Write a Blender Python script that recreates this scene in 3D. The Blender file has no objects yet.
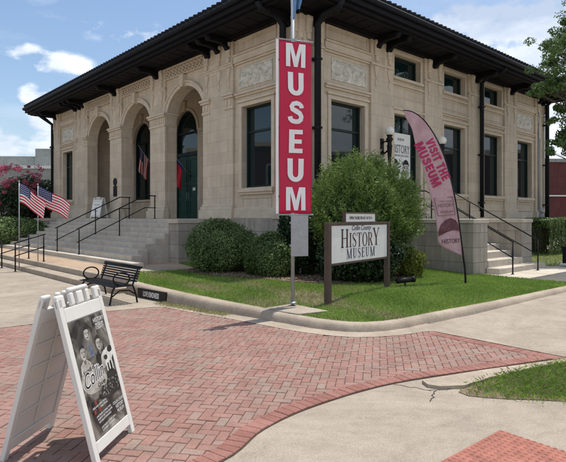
import bpy, bmesh, math, random
import numpy as np
from mathutils import Vector, Matrix
from mathutils.geometry import tessellate_polygon
random.seed(7); RNG = np.random.default_rng(7)
S = bpy.context.scene; COL = S.collection
R = math.radians
E = 1.70                                    # eye height above the pavement

# ------------------------------------------------------------------ camera
cd = bpy.data.cameras.new('camera'); cam = bpy.data.objects.new('camera', cd); COL.objects.link(cam)
cam.location = (0, 0, E); cam.rotation_euler = (R(90), 0, 0)
cd.sensor_width = 36; cd.lens = 33.2; cd.shift_y = -0.0247; cd.clip_end = 2000; cd.clip_start = 0.05
S.camera = cam
# ------------------------------------------------------------------ light
SUN_EL = R(73.5); sun_dir = Vector((0.72*math.cos(SUN_EL), 0.69*math.cos(SUN_EL), math.sin(SUN_EL))).normalized()
sd = bpy.data.lights.new('sun', 'SUN'); sd.energy = 3.4; sd.angle = R(0.5); sd.color = (1.0, 0.95, 0.87)
sun = bpy.data.objects.new('sun', sd); COL.objects.link(sun); sun.location = (20, 20, 60)
sun.rotation_euler = sun_dir.to_track_quat('Z', 'Y').to_euler()
S.view_settings.view_transform = 'Standard'; S.view_settings.look = 'None'
S.view_settings.gamma = 1; S.view_settings.exposure = 0.45; S.view_settings.use_curve_mapping = False

W = bpy.data.worlds.new('World'); S.world = W; W.use_nodes = True
def build_world():
    nt = W.node_tree; N = nt.nodes; L = nt.links; N.clear()
    out = N.new('ShaderNodeOutputWorld'); bg = N.new('ShaderNodeBackground'); L.new(bg.outputs[0], out.inputs[0])
    bg.inputs[1].default_value = 0.11
    sky = N.new('ShaderNodeTexSky'); sky.sky_type = 'NISHITA'; sky.sun_disc = False
    sky.sun_elevation = SUN_EL; sky.sun_rotation = math.atan2(0.72, 0.69); sky.air_density = 1.15; sky.dust_density = 0.9; sky.ozone_density = 2.4
    tc = N.new('ShaderNodeTexCoord')
    def math_(op, a, b=None):
        n = N.new('ShaderNodeMath'); n.operation = op
        for i, v in enumerate((a, b)):
            if v is None: continue
            if isinstance(v, (int, float)): n.inputs[i].default_value = v
            else: L.new(v, n.inputs[i])
        return n.outputs[0]
    sep = N.new('ShaderNodeSeparateXYZ'); L.new(tc.outputs['Generated'], sep.inputs[0])
    def noise(scale, detail, rough, zs, off=0.0, dist=0.0):
        mp = N.new('ShaderNodeMapping'); mp.inputs['Scale'].default_value = (1, 1, zs); mp.inputs['Location'].default_value = (off, off*.7, 0)
        L.new(tc.outputs['Generated'], mp.inputs[0])
        n = N.new('ShaderNodeTexNoise'); n.inputs['Scale'].default_value = scale; n.inputs['Detail'].default_value = detail
        n.inputs['Roughness'].default_value = rough; n.inputs['Distortion'].default_value = dist
        L.new(mp.outputs[0], n.inputs['Vector']); return n.outputs[0]
    n1 = noise(11, 9, 0.55, 1.8)
    # individual cumulus puffs: direction (x, y, z) and radii
    total = None
    def d(px, py):
        v = Vector(((px-283)/522, 1, (217-py)/522)); return v.normalized()
    for (px, py, rx, rz, wgt) in ((33, 56, .042, .020, 1.2), (57, 64, .055, .020, 1.2), (40, 98, .032, .032, 1.2), (5, 140, .14, .028, .9), (44, 118, .05, .03, .8),
                             (150, 35, .12, .02, .5), (530, 40, .16, .04, 1.2), (570, 80, .12, .12, 1.3), (480, 22, .10, .03, .9), (560, 130, .1, .08, 1.2)):
        c = d(px, py)
        mp = N.new('ShaderNodeVectorMath'); mp.operation = 'SUBTRACT'; L.new(tc.outputs['Generated'], mp.inputs[0]); mp.inputs[1].default_value = c
        m2 = N.new('ShaderNodeVectorMath'); m2.operation = 'DIVIDE'; L.new(mp.outputs[0], m2.inputs[0]); m2.inputs[1].default_value = (rx, rx, rz)
        m3 = N.new('ShaderNodeVectorMath'); m3.operation = 'LENGTH'; L.new(m2.outputs[0], m3.inputs[0])
        v = math_('MULTIPLY', math_('SUBTRACT', 1.3, m3.outputs['Value']), wgt)
        v = math_('MAXIMUM', v, 0.0)
        total = v if total is None else math_('MAXIMUM', total, v)
    n1b = noise(24, 10, .6, 1.6, 2.0)
    nn = math_('ADD', math_('MULTIPLY', math_('SUBTRACT', n1, .5), 2.4), math_('MULTIPLY', math_('SUBTRACT', n1b, .5), 1.6))
    dens = math_('MAXIMUM', math_('MULTIPLY', math_('SUBTRACT', math_('ADD', math_('MINIMUM', total, .75), nn), .32), math_('MULTIPLY', math_('MINIMUM', total, .5), 4.6)), 0.0)
    # broken bright cloud added behind the viewer, unseen, to light the shaded facades
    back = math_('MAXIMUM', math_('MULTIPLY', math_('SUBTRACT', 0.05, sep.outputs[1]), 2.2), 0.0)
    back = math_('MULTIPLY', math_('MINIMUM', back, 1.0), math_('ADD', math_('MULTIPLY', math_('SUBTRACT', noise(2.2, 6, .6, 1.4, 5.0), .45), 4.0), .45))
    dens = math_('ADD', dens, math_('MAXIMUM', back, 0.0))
    thin = math_('MULTIPLY', math_('SUBTRACT', noise(3.0, 8, .62, 3.2, 3.1, .6), 0.50), 1.5)     # thin veils everywhere
    right = math_('MULTIPLY', math_('MAXIMUM', math_('ADD', sep.outputs[0], -.10), 0), 1.1)
    dens = math_('ADD', dens, math_('ADD', math_('MAXIMUM', thin, 0), right))
    cl = N.new('ShaderNodeClamp'); L.new(dens, cl.inputs[0]); cl.inputs[2].default_value = 0.93
    tone = N.new('ShaderNodeMix'); tone.data_type = 'RGBA'
    hi = math_('MULTIPLY', math_('MAXIMUM', math_('SUBTRACT', sep.outputs[2], .29), 0.0), math_('MAXIMUM', math_('MULTIPLY', sep.outputs[0], 28.0), 0.0))
    tf = N.new('ShaderNodeClamp'); L.new(math_('SUBTRACT', math_('MULTIPLY', math_('ADD', noise(6, 6, .6, 2.2, 7.0), -.28), 2.0), hi), tf.inputs[0]); L.new(tf.outputs[0], tone.inputs[0])
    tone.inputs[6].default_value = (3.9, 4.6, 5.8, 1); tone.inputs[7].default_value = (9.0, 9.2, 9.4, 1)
    mx = N.new('ShaderNodeMix'); mx.data_type = 'RGBA'
    L.new(cl.outputs[0], mx.inputs[0]); L.new(sky.outputs[0], mx.inputs[6]); L.new(tone.outputs[2], mx.inputs[7])
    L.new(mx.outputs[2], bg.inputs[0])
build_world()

# ------------------------------------------------------------------ materials
def nodes_of(m):
    nt = m.node_tree; return nt, nt.nodes, nt.links, nt.nodes['Principled BSDF']
def mat(name, col, rough=0.8, var=0.12, scale=6.0, bump=0.0, bscale=60.0, metal=0.0, spec=0.3, col2=None, island=0.0):
    m = bpy.data.materials.new(name); m.use_nodes = True
    nt, N, L, P = nodes_of(m)
    P.inputs['Roughness'].default_value = rough; P.inputs['Metallic'].default_value = metal; P.inputs['Specular IOR Level'].default_value = spec
    tc = N.new('ShaderNodeTexCoord')
    n = N.new('ShaderNodeTexNoise'); n.inputs['Scale'].default_value = scale; n.inputs['Detail'].default_value = 8; n.inputs['Roughness'].default_value = .65
    L.new(tc.outputs['Object'], n.inputs['Vector'])
    cr = N.new('ShaderNodeValToRGB'); cr.color_ramp.elements[0].position = .3; cr.color_ramp.elements[1].position = .7
    c2 = col2 or tuple(min(1, c*(1+var)) for c in col); c1 = tuple(c*(1-var) for c in col) if not col2 else col
    cr.color_ramp.elements[0].color = (*c1, 1); cr.color_ramp.elements[1].color = (*c2, 1)
    L.new(n.outputs[0], cr.inputs[0]); last = cr.outputs[0]
    if island:
        g = N.new('ShaderNodeNewGeometry'); hs = N.new('ShaderNodeHueSaturation')
        mr = N.new('ShaderNodeMapRange'); mr.inputs[3].default_value = 1-island; mr.inputs[4].default_value = 1+island
        L.new(g.outputs['Random Per Island'], mr.inputs[0]); L.new(mr.outputs[0], hs.inputs['Value']); L.new(last, hs.inputs['Color']); last = hs.outputs[0]
    L.new(last, P.inputs['Base Color'])
    if bump:
        b = N.new('ShaderNodeBump'); b.inputs['Strength'].default_value = bump; b.inputs['Distance'].default_value = .01
        n2 = N.new('ShaderNodeTexNoise'); n2.inputs['Scale'].default_value = bscale; n2.inputs['Detail'].default_value = 5
        L.new(tc.outputs['Object'], n2.inputs['Vector']); L.new(n2.outputs[0], b.inputs['Height']); L.new(b.outputs[0], P.inputs['Normal'])
    return m
def plain(name, col, rough=.5, metal=0, spec=.4):
    return mat(name, col, rough, .06, 4, 0, metal=metal, spec=spec)
def stone_mat(name, c1, c2, mortar, bw, bh, msize=.006, rough=.85, stain=.5):
    m = bpy.data.materials.new(name); m.use_nodes = True; nt, N, L, P = nodes_of(m)
    P.inputs['Roughness'].default_value = rough; P.inputs['Specular IOR Level'].default_value = .25
    tc = N.new('ShaderNodeTexCoord'); sp = N.new('ShaderNodeSeparateXYZ'); L.new(tc.outputs['Object'], sp.inputs[0])
    ad = N.new('ShaderNodeMath'); L.new(sp.outputs[0], ad.inputs[0]); L.new(sp.outputs[1], ad.inputs[1])
    cb = N.new('ShaderNodeCombineXYZ'); L.new(ad.outputs[0], cb.inputs[0]); L.new(sp.outputs[2], cb.inputs[1])
    br = N.new('ShaderNodeTexBrick'); br.inputs['Scale'].default_value = 1; br.inputs['Brick Width'].default_value = bw; br.inputs['Row Height'].default_value = bh
    br.inputs['Mortar Size'].default_value = msize; br.inputs['Mortar Smooth'].default_value = .3; br.inputs['Bias'].default_value = 0
    br.inputs['Color1'].default_value = (*c1, 1); br.inputs['Color2'].default_value = (*c2, 1); br.inputs['Mortar'].default_value = (*mortar, 1)
    L.new(cb.outputs[0], br.inputs['Vector'])
    n = N.new('ShaderNodeTexNoise'); n.inputs['Scale'].default_value = 1.3; n.inputs['Detail'].default_value = 10; n.inputs['Roughness'].default_value = .7
    L.new(tc.outputs['Object'], n.inputs['Vector'])
    mr = N.new('ShaderNodeMapRange'); mr.inputs[1].default_value = .3; mr.inputs[2].default_value = .7; mr.inputs[3].default_value = 1-stain*.45; mr.inputs[4].default_value = 1.08
    L.new(n.outputs[0], mr.inputs[0])
    # vertical rain streaks
    mp = N.new('ShaderNodeMapping'); mp.inputs['Scale'].default_value = (5, 5, .35); L.new(tc.outputs['Object'], mp.inputs[0])
    n3 = N.new('ShaderNodeTexNoise'); n3.inputs['Scale'].default_value = 1.5; n3.inputs['Detail'].default_value = 6; L.new(mp.outputs[0], n3.inputs['Vector'])
    m3 = N.new('ShaderNodeMapRange'); m3.inputs[1].default_value = .35; m3.inputs[2].default_value = .6; m3.inputs[3].default_value = 1-stain*.3; m3.inputs[4].default_value = 1.03
    L.new(n3.outputs[0], m3.inputs[0])
    mu = N.new('ShaderNodeMath'); mu.operation = 'MULTIPLY'; L.new(mr.outputs[0], mu.inputs[0]); L.new(m3.outputs[0], mu.inputs[1])
    hs = N.new('ShaderNodeHueSaturation'); L.new(mu.outputs[0], hs.inputs['Value']); L.new(br.outputs['Color'], hs.inputs['Color']); L.new(hs.outputs[0], P.inputs['Base Color'])
    b = N.new('ShaderNodeBump'); b.inputs['Strength'].default_value = .6; b.inputs['Distance'].default_value = .008; b.invert = True
    L.new(br.outputs['Fac'], b.inputs['Height'])
    n2 = N.new('ShaderNodeTexNoise'); n2.inputs['Scale'].default_value = 35; n2.inputs['Detail'].default_value = 6; L.new(tc.outputs['Object'], n2.inputs['Vector'])
    b2 = N.new('ShaderNodeBump'); b2.inputs['Strength'].default_value = .25; b2.inputs['Distance'].default_value = .01
    L.new(n2.outputs[0], b2.inputs['Height']); L.new(b.outputs[0], b2.inputs['Normal']); L.new(b2.outputs[0], P.inputs['Normal'])
    return m
def leaf_mat(name, dark, light, island=.35, trans=.22, scale=1.5, rough=.5):
    m = mat(name, dark, rough, col2=light, scale=scale, spec=.35, island=island)
    nt, N, L, P = nodes_of(m)
    src = P.inputs['Base Color'].links[0].from_socket
    t = N.new('ShaderNodeBsdfTranslucent'); L.new(src, t.inputs[0])
    mx = N.new('ShaderNodeMixShader'); mx.inputs[0].default_value = trans
    out = [x for x in N if x.type == 'OUTPUT_MATERIAL'][0]
    L.new(P.outputs[0], mx.inputs[1]); L.new(t.outputs[0], mx.inputs[2]); L.new(mx.outputs[0], out.inputs[0])
    return m
def concrete_mat(name, c1, c2, speck=.5):
    m = mat(name, c1, .9, scale=.9, col2=c2, bump=.35, bscale=90, spec=.2)
    nt, N, L, P = nodes_of(m); src = P.inputs['Base Color'].links[0].from_socket
    tc = N.new('ShaderNodeTexCoord')
    n = N.new('ShaderNodeTexNoise'); n.inputs['Scale'].default_value = 70; n.inputs['Detail'].default_value = 3; L.new(tc.outputs['Object'], n.inputs['Vector'])
    mr = N.new('ShaderNodeMapRange'); mr.inputs[1].default_value = .3; mr.inputs[2].default_value = .7; mr.inputs[3].default_value = 1-.28*speck; mr.inputs[4].default_value = 1+.2*speck
    L.new(n.outputs[0], mr.inputs[0])
    n2 = N.new('ShaderNodeTexNoise'); n2.inputs['Scale'].default_value = 4.5; n2.inputs['Detail'].default_value = 9; n2.inputs['Roughness'].default_value = .75; n2.inputs['Distortion'].default_value = .8
    L.new(tc.outputs['Object'], n2.inputs['Vector'])
    m2 = N.new('ShaderNodeMapRange'); m2.inputs[1].default_value = .33; m2.inputs[2].default_value = .55; m2.inputs[3].default_value = .86; m2.inputs[4].default_value = 1.02
    L.new(n2.outputs[0], m2.inputs[0])
    mu = N.new('ShaderNodeMath'); mu.operation = 'MULTIPLY'; L.new(mr.outputs[0], mu.inputs[0]); L.new(m2.outputs[0], mu.inputs[1])
    # sparse small spots (gum, grit, droplets)
    vo = N.new('ShaderNodeTexVoronoi'); vo.inputs['Scale'].default_value = 3.3; L.new(tc.outputs['Object'], vo.inputs['Vector'])
    m5 = N.new('ShaderNodeMapRange'); m5.inputs[1].default_value = .035; m5.inputs[2].default_value = .06; m5.inputs[3].default_value = .62; m5.inputs[4].default_value = 1.0; L.new(vo.outputs['Distance'], m5.inputs[0])
    mv = N.new('ShaderNodeMath'); mv.operation = 'MULTIPLY'; L.new(mu.outputs[0], mv.inputs[0]); L.new(m5.outputs[0], mv.inputs[1])
    n4 = N.new('ShaderNodeTexNoise'); n4.inputs['Scale'].default_value = .55; n4.inputs['Detail'].default_value = 12; n4.inputs['Roughness'].default_value = .8; n4.inputs['Distortion'].default_value = 1.5; L.new(tc.outputs['Object'], n4.inputs['Vector'])
    m4 = N.new('ShaderNodeMapRange'); m4.inputs[1].default_value = .42; m4.inputs[2].default_value = .56; m4.inputs[3].default_value = .87; m4.inputs[4].default_value = 1.04; L.new(n4.outputs[0], m4.inputs[0])
    mw = N.new('ShaderNodeMath'); mw.operation = 'MULTIPLY'; L.new(mv.outputs[0], mw.inputs[0]); L.new(m4.outputs[0], mw.inputs[1])
    hs = N.new('ShaderNodeHueSaturation'); L.new(mw.outputs[0], hs.inputs['Value']); L.new(src, hs.inputs['Color']); L.new(hs.outputs[0], P.inputs['Base Color'])
    return m

M = {}
M['lime'] = stone_mat('limestone', (.62, .53, .41), (.54, .46, .35), (.42, .355, .27), .78, .39, .004, stain=.32)
M['trim'] = mat('carved limestone', (.51, .43, .33), .85, col2=(.64, .55, .43), scale=3, bump=.5, bscale=30)
M['granite'] = stone_mat('grey granite blocks', (.40, .36, .30), (.34, .305, .255), (.16, .14, .12), 1.15, .42, .007, stain=.6)
M['step'] = concrete_mat('grey granite steps', (.47, .42, .345), (.60, .54, .45), .8)
M['marble'] = mat('pale marble', (.36, .335, .27), .6, col2=(.80, .77, .68), scale=8, bump=.6, bscale=22)
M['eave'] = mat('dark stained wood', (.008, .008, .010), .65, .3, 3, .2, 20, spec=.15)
M['tile'] = mat('dark clay tile', (.011, .012, .016), .65, .4, 5, spec=.2)
M['frame'] = plain('dark green frame', (.005, .017, .015), .4)
M['door'] = plain('green painted door', (.010, .062, .048), .4)
M['glass'] = mat('dark window glass', (.005, .016, .018), .03, .1, 2, .05, 1.6, spec=.65)
M['iron'] = plain('black iron', (.007, .007, .008), .5, spec=.25)
M['pipe'] = plain('dark downspout metal', (.009, .011, .015), .6, spec=.2)
M['white'] = mat('white plastic', (.66, .645, .60), .45, .05, 3)
M['whitepaint'] = plain('white panel', (.74, .74, .70), .5)
M['globe'] = plain('white globe glass', (.78, .76, .70), .25)
M['galv'] = mat('galvanised steel', (.36, .37, .38), .5, .12, 9, metal=.5)
M['red'] = mat('red vinyl', (.50, .012, .055), .33, .10, 1.2)
M['vinylwhite'] = plain('white vinyl', (.78, .77, .76), .5)
M['brown'] = mat('brown painted wood', (.085, .058, .045), .6, .2, 8)
M['navy'] = plain('dark navy print', (.03, .03, .075), .6)
M['maroon'] = plain('dark maroon print', (.07, .025, .03), .6)
M['black'] = plain('black print', (.012, .012, .012), .6)
M['grey'] = plain('grey print', (.18, .18, .18), .6)
M['pink'] = mat('pale pink fabric', (.38, .22, .24), .7, col2=(.53, .37, .39), scale=3)
M['magenta'] = plain('crimson print', (.40, .012, .09), .6)
M['plum'] = mat('plum print', (.12, .05, .06), .7, .4, 14)
M['blue'] = plain('flag blue', (.012, .022, .11), .7)
M['flagred'] = plain('flag red', (.48, .015, .035), .7)
M['flagwhite'] = plain('flag white', (.75, .73, .72), .7)
M['skyblue'] = mat('pale blue cloth', (.13, .25, .42), .7, .25, 5)
M['concrete'] = concrete_mat('concrete', (.315, .265, .21), (.385, .33, .265), .7)
M['curbm'] = concrete_mat('curb concrete', (.33, .27, .21), (.43, .365, .29), .7)
M['brown_agg'] = concrete_mat('exposed aggregate', (.40, .29, .20), (.47, .35, .25), 1.0)
M['asphalt'] = concrete_mat('asphalt', (.10, .095, .09), (.15, .14, .13), 1.0)
M['mulch'] = mat('mulch', (.10, .07, .045), .95, col2=(.26, .20, .14), scale=14, bump=1, bscale=50)
M['litter'] = mat('leaf litter', (.16, .11, .07), .95, col2=(.34, .27, .19), scale=3, island=.6)
M['soil'] = mat('lawn soil', (.12, .11, .06), .95, col2=(.20, .19, .10), scale=5, bump=.8, bscale=60)
M['sand'] = mat('joint sand', (.10, .075, .06), .95, .3, 10)
M['crack'] = plain('dark joint', (.045, .038, .032), .95)
M['hedge'] = leaf_mat('hedge leaves', (.055, .105, .03), (.18, .25, .085), .45)
M['holly'] = leaf_mat('dark glossy leaves', (.012, .03, .012), (.035, .065, .022), .5, .12, rough=.3)
M['spiky'] = leaf_mat('fine light leaves', (.06, .12, .028), (.21, .30, .075), .4, .3)
M['yellow_leaf'] = leaf_mat('yellow green leaves', (.10, .14, .02), (.26, .28, .05), .35, .3)
M['tree_leaf'] = leaf_mat('tree leaves', (.055, .115, .03), (.15, .23, .07), .45, .3)
M['myrtle'] = leaf_mat('myrtle leaves', (.02, .045, .02), (.05, .07, .03), .4)
M['blossom'] = leaf_mat('pink blossom', (.42, .055, .13), (.62, .20, .28), .3, .3)
M['grass'] = leaf_mat('grass blades', (.13, .235, .035), (.29, .41, .085), .4, .3, .8)
M['drygrass'] = leaf_mat('dry grass blades', (.20, .21, .08), (.38, .35, .17), .4, .3, 2)
M['bark'] = mat('bark', (.10, .075, .055), .9, .3, 12, .8, 25)
M['tactile'] = mat('red tactile', (.32, .13, .095), .85, .3, 9)
M['farbrick'] = stone_mat('far red brick', (.13, .035, .032), (.10, .03, .028), (.12, .07, .06), .22, .08, .01)
M['fargrey'] = concrete_mat('grey stucco', (.22, .235, .22), (.30, .31, .29), .4)
M['roofwhite'] = plain('white coping', (.62, .62, .60), .6)

# ------------------------------------------------------------------ mesh builder
def idm(x, y, z): return (x, y, z)
def Lm(t, s, z): return (-s, t, z)       # left facade: t along it, s outward
def Rm(t, s, z): return (t, -s, z)       # right facade
ANG = R(41.95); CA, SA = math.cos(ANG), math.sin(ANG)
CX, CY = .49, 15.0                        # building corner
def wl(t, s):  # left facade frame -> world plan
    x, y = -s, t; return (CX + CA*x - SA*y, CY + SA*x + CA*y)
def wr(t, s):
    x, y = t, -s; return (CX + CA*x - SA*y, CY + SA*x + CA*y)

def objnew(name, me, parent=None):
    o = bpy.data.objects.new(name, me); COL.objects.link(o)
    if parent is not None: o.parent = parent
    return o
class MB:
    def __init__(s, f=idm): s.v = []; s.f = []; s.m = []; s.map = f; s.cur = 0; s.sm = []; s.smooth = False
    def add(s, vs, fs):
        b = len(s.v); s.v += [s.map(*p) for p in vs]
        for f in fs: s.f.append(tuple(b+i for i in f)); s.m.append(s.cur); s.sm.append(s.smooth)
        return s
    def box(s, x0, x1, y0, y1, z0, z1):
        vs = [(x, y, z) for z in (z0, z1) for y in (y0, y1) for x in (x0, x1)]
        return s.add(vs, [(0, 2, 3, 1), (4, 5, 7, 6), (0, 1, 5, 4), (2, 6, 7, 3), (0, 4, 6, 2), (1, 3, 7, 5)])
    def prism(s, pts, a, b, axis='y'):
        """2D outline extruded from a to b; axis = extrusion axis"""
        n = len(pts)
        def P(p, h): return {'y': (p[0], h, p[1]), 'z': (p[0], p[1], h), 'x': (h, p[0], p[1])}[axis]
        vs = [P(p, a) for p in pts] + [P(p, b) for p in pts]
        tris = tessellate_polygon([[Vector((p[0], p[1], 0)) for p in pts]])
        fs = [tuple(t) for t in tris] + [tuple(n+i for i in reversed(t)) for t in tris]
        fs += [(i, (i+1) % n, n+(i+1) % n, n+i) for i in range(n)]
        return s.add(vs, fs)
    def tube(s, pts, r, seg=8, cap=True):
        pts = [Vector(p) for p in pts]; rs = r if isinstance(r, (list, tuple)) else [r]*len(pts)
        vs = []; fs = []; prev = None
        for i, p in enumerate(pts):
            d = (pts[min(i+1, len(pts)-1)] - pts[max(i-1, 0)]).normalized()
            if prev is None:
                u = d.orthogonal().normalized()
            else:
                u = (prev - d*prev.dot(d)); u = u.normalized() if u.length > 1e-6 else d.orthogonal().normalized()
            prev = u; w = d.cross(u)
            for k in range(seg):
                a = 2*math.pi*k/seg; q = p + (u*math.cos(a)+w*math.sin(a))*rs[i]; vs.append(tuple(q))
        for i in range(len(pts)-1):
            for k in range(seg):
                a = i*seg+k; b = i*seg+(k+1) % seg; fs.append((a, b, b+seg, a+seg))
        if cap:
            fs.append(tuple(range(seg))[::-1]); fs.append(tuple((len(pts)-1)*seg+k for k in range(seg)))
        sm = s.smooth; s.smooth = True; s.add(vs, fs); s.smooth = sm; return s
    def lathe(s, prof, c=(0, 0, 0), seg=16):
        vs = []; fs = []
        for (r, z) in prof:
            for k in range(seg):
                a = 2*math.pi*k/seg; vs.append((c[0]+r*math.cos(a), c[1]+r*math.sin(a), c[2]+z))
        for i in range(len(prof)-1):
            for k in range(seg):
                a = i*seg+k; b = i*seg+(k+1) % seg; fs.append((a, b, b+seg, a+seg))
        fs.append(tuple(range(seg))[::-1]); fs.append(tuple((len(prof)-1)*seg+k for k in range(seg)))
        sm = s.smooth; s.smooth = True; s.add(vs, fs); s.smooth = sm; return s
    def text(s, body, size, o, ux, uy, dep=.002, align='CENTER', bold=0.0, sx=1.0, shear=0.0, spacing=1.0):
        """flat lettering: origin o, reading direction ux, up direction uy"""
        cu = bpy.data.curves.new('t', 'FONT'); cu.body = body; cu.size = size; cu.align_x = align; cu.offset = bold; cu.shear = shear
        cu.space_character = spacing; cu.extrude = dep/2; cu.resolution_u = 3
        ob = bpy.data.objects.new('t', cu); COL.objects.link(ob)
        dg = bpy.context.evaluated_depsgraph_get(); me = ob.evaluated_get(dg).to_mesh()
        ux = Vector(ux).normalized(); uy = Vector(uy).normalized(); un = ux.cross(uy); o = Vector(o)
        vs = [tuple(o + ux*v.co.x*sx + uy*v.co.y + un*v.co.z) for v in me.vertices]; fs = [tuple(p.vertices) for p in me.polygons]
        s.add(vs, fs); ob.evaluated_get(dg).to_mesh_clear(); bpy.data.objects.remove(ob); bpy.data.curves.remove(cu); return s
    def polys(s, plist, o, ux, uy, sc=1.0, dep=.003):
        ux = Vector(ux).normalized(); uy = Vector(uy).normalized(); un = ux.cross(uy); o = Vector(o)
        for pts in plist:
            n = len(pts)
            vs = [tuple(o+ux*p[0]*sc+uy*p[1]*sc) for p in pts] + [tuple(o+ux*p[0]*sc+uy*p[1]*sc+un*dep) for p in pts]
            tris = tessellate_polygon([[Vector((p[0], p[1], 0)) for p in pts]])
            fs = [tuple(t) for t in tris] + [tuple(n+i for i in reversed(t)) for t in tris] + [(i, (i+1) % n, n+(i+1) % n, n+i) for i in range(n)]
            s.add(vs, fs)
        return s
    def build(s, name, mats, parent=None, bevel=0, loc=None, rz=None, recalc=True, autosm=False):
        me = bpy.data.meshes.new(name); me.from_pydata(s.v, [], s.f)
        if not isinstance(mats, (list, tuple)): mats = [mats]
        for m in mats: me.materials.append(m)
        me.polygons.foreach_set('material_index', s.m); me.polygons.foreach_set('use_smooth', s.sm)
        if recalc:
            bm = bmesh.new(); bm.from_mesh(me); bmesh.ops.recalc_face_normals(bm, faces=bm.faces); bm.to_mesh(me); bm.free()
        me.update(); o = objnew(name, me, parent)
        if loc is not None: o.location = loc
        if rz is not None: o.rotation_euler = (0, 0, rz)
        if bevel:
            b = o.modifiers.new('bevel', 'BEVEL'); b.width = bevel; b.segments = 2; b.limit_method = 'ANGLE'; b.angle_limit = R(40)
        return o
def tag(o, label=None, cat=None, group=None, kind=None):
    if label: o['label'] = label
    if cat: o['category'] = cat
    if group: o['group'] = group
    if kind: o['kind'] = kind
    return o
def thing(name, label, cat, loc=(0, 0, 0), rz=0, group=None):
    o = bpy.data.objects.new(name, None); COL.objects.link(o); o.location = loc; o.rotation_euler = (0, 0, rz); o.empty_display_size = .3
    return tag(o, label, cat, group)

# big numpy meshes
def np_mesh(name, verts, nper, mats, parent=None, midx=None, smooth=False):
    verts = np.asarray(verts, dtype=np.float32).reshape(-1, 3); nf = len(verts)//nper
    me = bpy.data.meshes.new(name); me.vertices.add(len(verts)); me.vertices.foreach_set('co', verts.ravel())
    me.loops.add(len(verts)); me.loops.foreach_set('vertex_index', np.arange(len(verts), dtype=np.int32))
    me.polygons.add(nf); me.polygons.foreach_set('loop_start', np.arange(0, len(verts), nper, dtype=np.int32))
    me.polygons.foreach_set('loop_total', np.full(nf, nper, dtype=np.int32))
    if not isinstance(mats, (list, tuple)): mats = [mats]
    for m in mats: me.materials.append(m)
    if midx is not None: me.polygons.foreach_set('material_index', midx.astype(np.int32))
    me.update(calc_edges=True); return objnew(name, me, parent)
def leaf_quads(cent, normal, length, width, along=None):
    n = len(cent); normal = normal/np.linalg.norm(normal, axis=1, keepdims=True)
    a = RNG.normal(size=(n, 3)) if along is None else along
    a = a - normal*(a*normal).sum(1, keepdims=True); a /= (np.linalg.norm(a, axis=1, keepdims=True)+1e-9)
    b = np.cross(normal, a)
    L_ = (length*RNG.uniform(.7, 1.3, (n, 1))); W_ = width*RNG.uniform(.7, 1.3, (n, 1))
    p = np.stack([cent-a*L_*.5, cent+b*W_*.5+normal*W_*.15, cent+a*L_*.5, cent-b*W_*.5+normal*W_*.15], axis=1)
    return p.reshape(-1, 3)
def lumpy(dirs, seed, amp):
    r = np.random.default_rng(seed); v = np.zeros(len(dirs))
    for k in range(9):
        q = r.normal(size=3); q /= np.linalg.norm(q); v += np.sin((dirs@q)*r.uniform(3, 9)+r.uniform(0, 6))/3
    return 1+amp*v
def blob(name_parent, c, rad, n, ls, mat_, seed, amp=.07, shell=.18, flat=0.25, parent=None, name='foliage'):
    d = RNG.normal(size=(n, 3)); d /= np.linalg.norm(d, axis=1, keepdims=True); d[:, 2] = np.where(d[:, 2] < -.85, -d[:, 2], d[:, 2])
    rr = lumpy(d, seed, amp)*(1-shell*RNG.uniform(0, 1, n)**1.6*1.0 + RNG.normal(0, .02, n))
    # flat-topped clipped feel
    p = d*rr[:, None]*np.array(rad); p[:, 2] = np.maximum(p[:, 2], -rad[2]*.86); p[:, :2] *= np.where(d[:, 2:3] < 0, 1+.06*np.abs(d[:, 2:3]), 1)
    nor = d + RNG.normal(0, .55, (n, 3))
    return leaf_quads(p+np.array(c), nor, ls, ls*.55)

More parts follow.
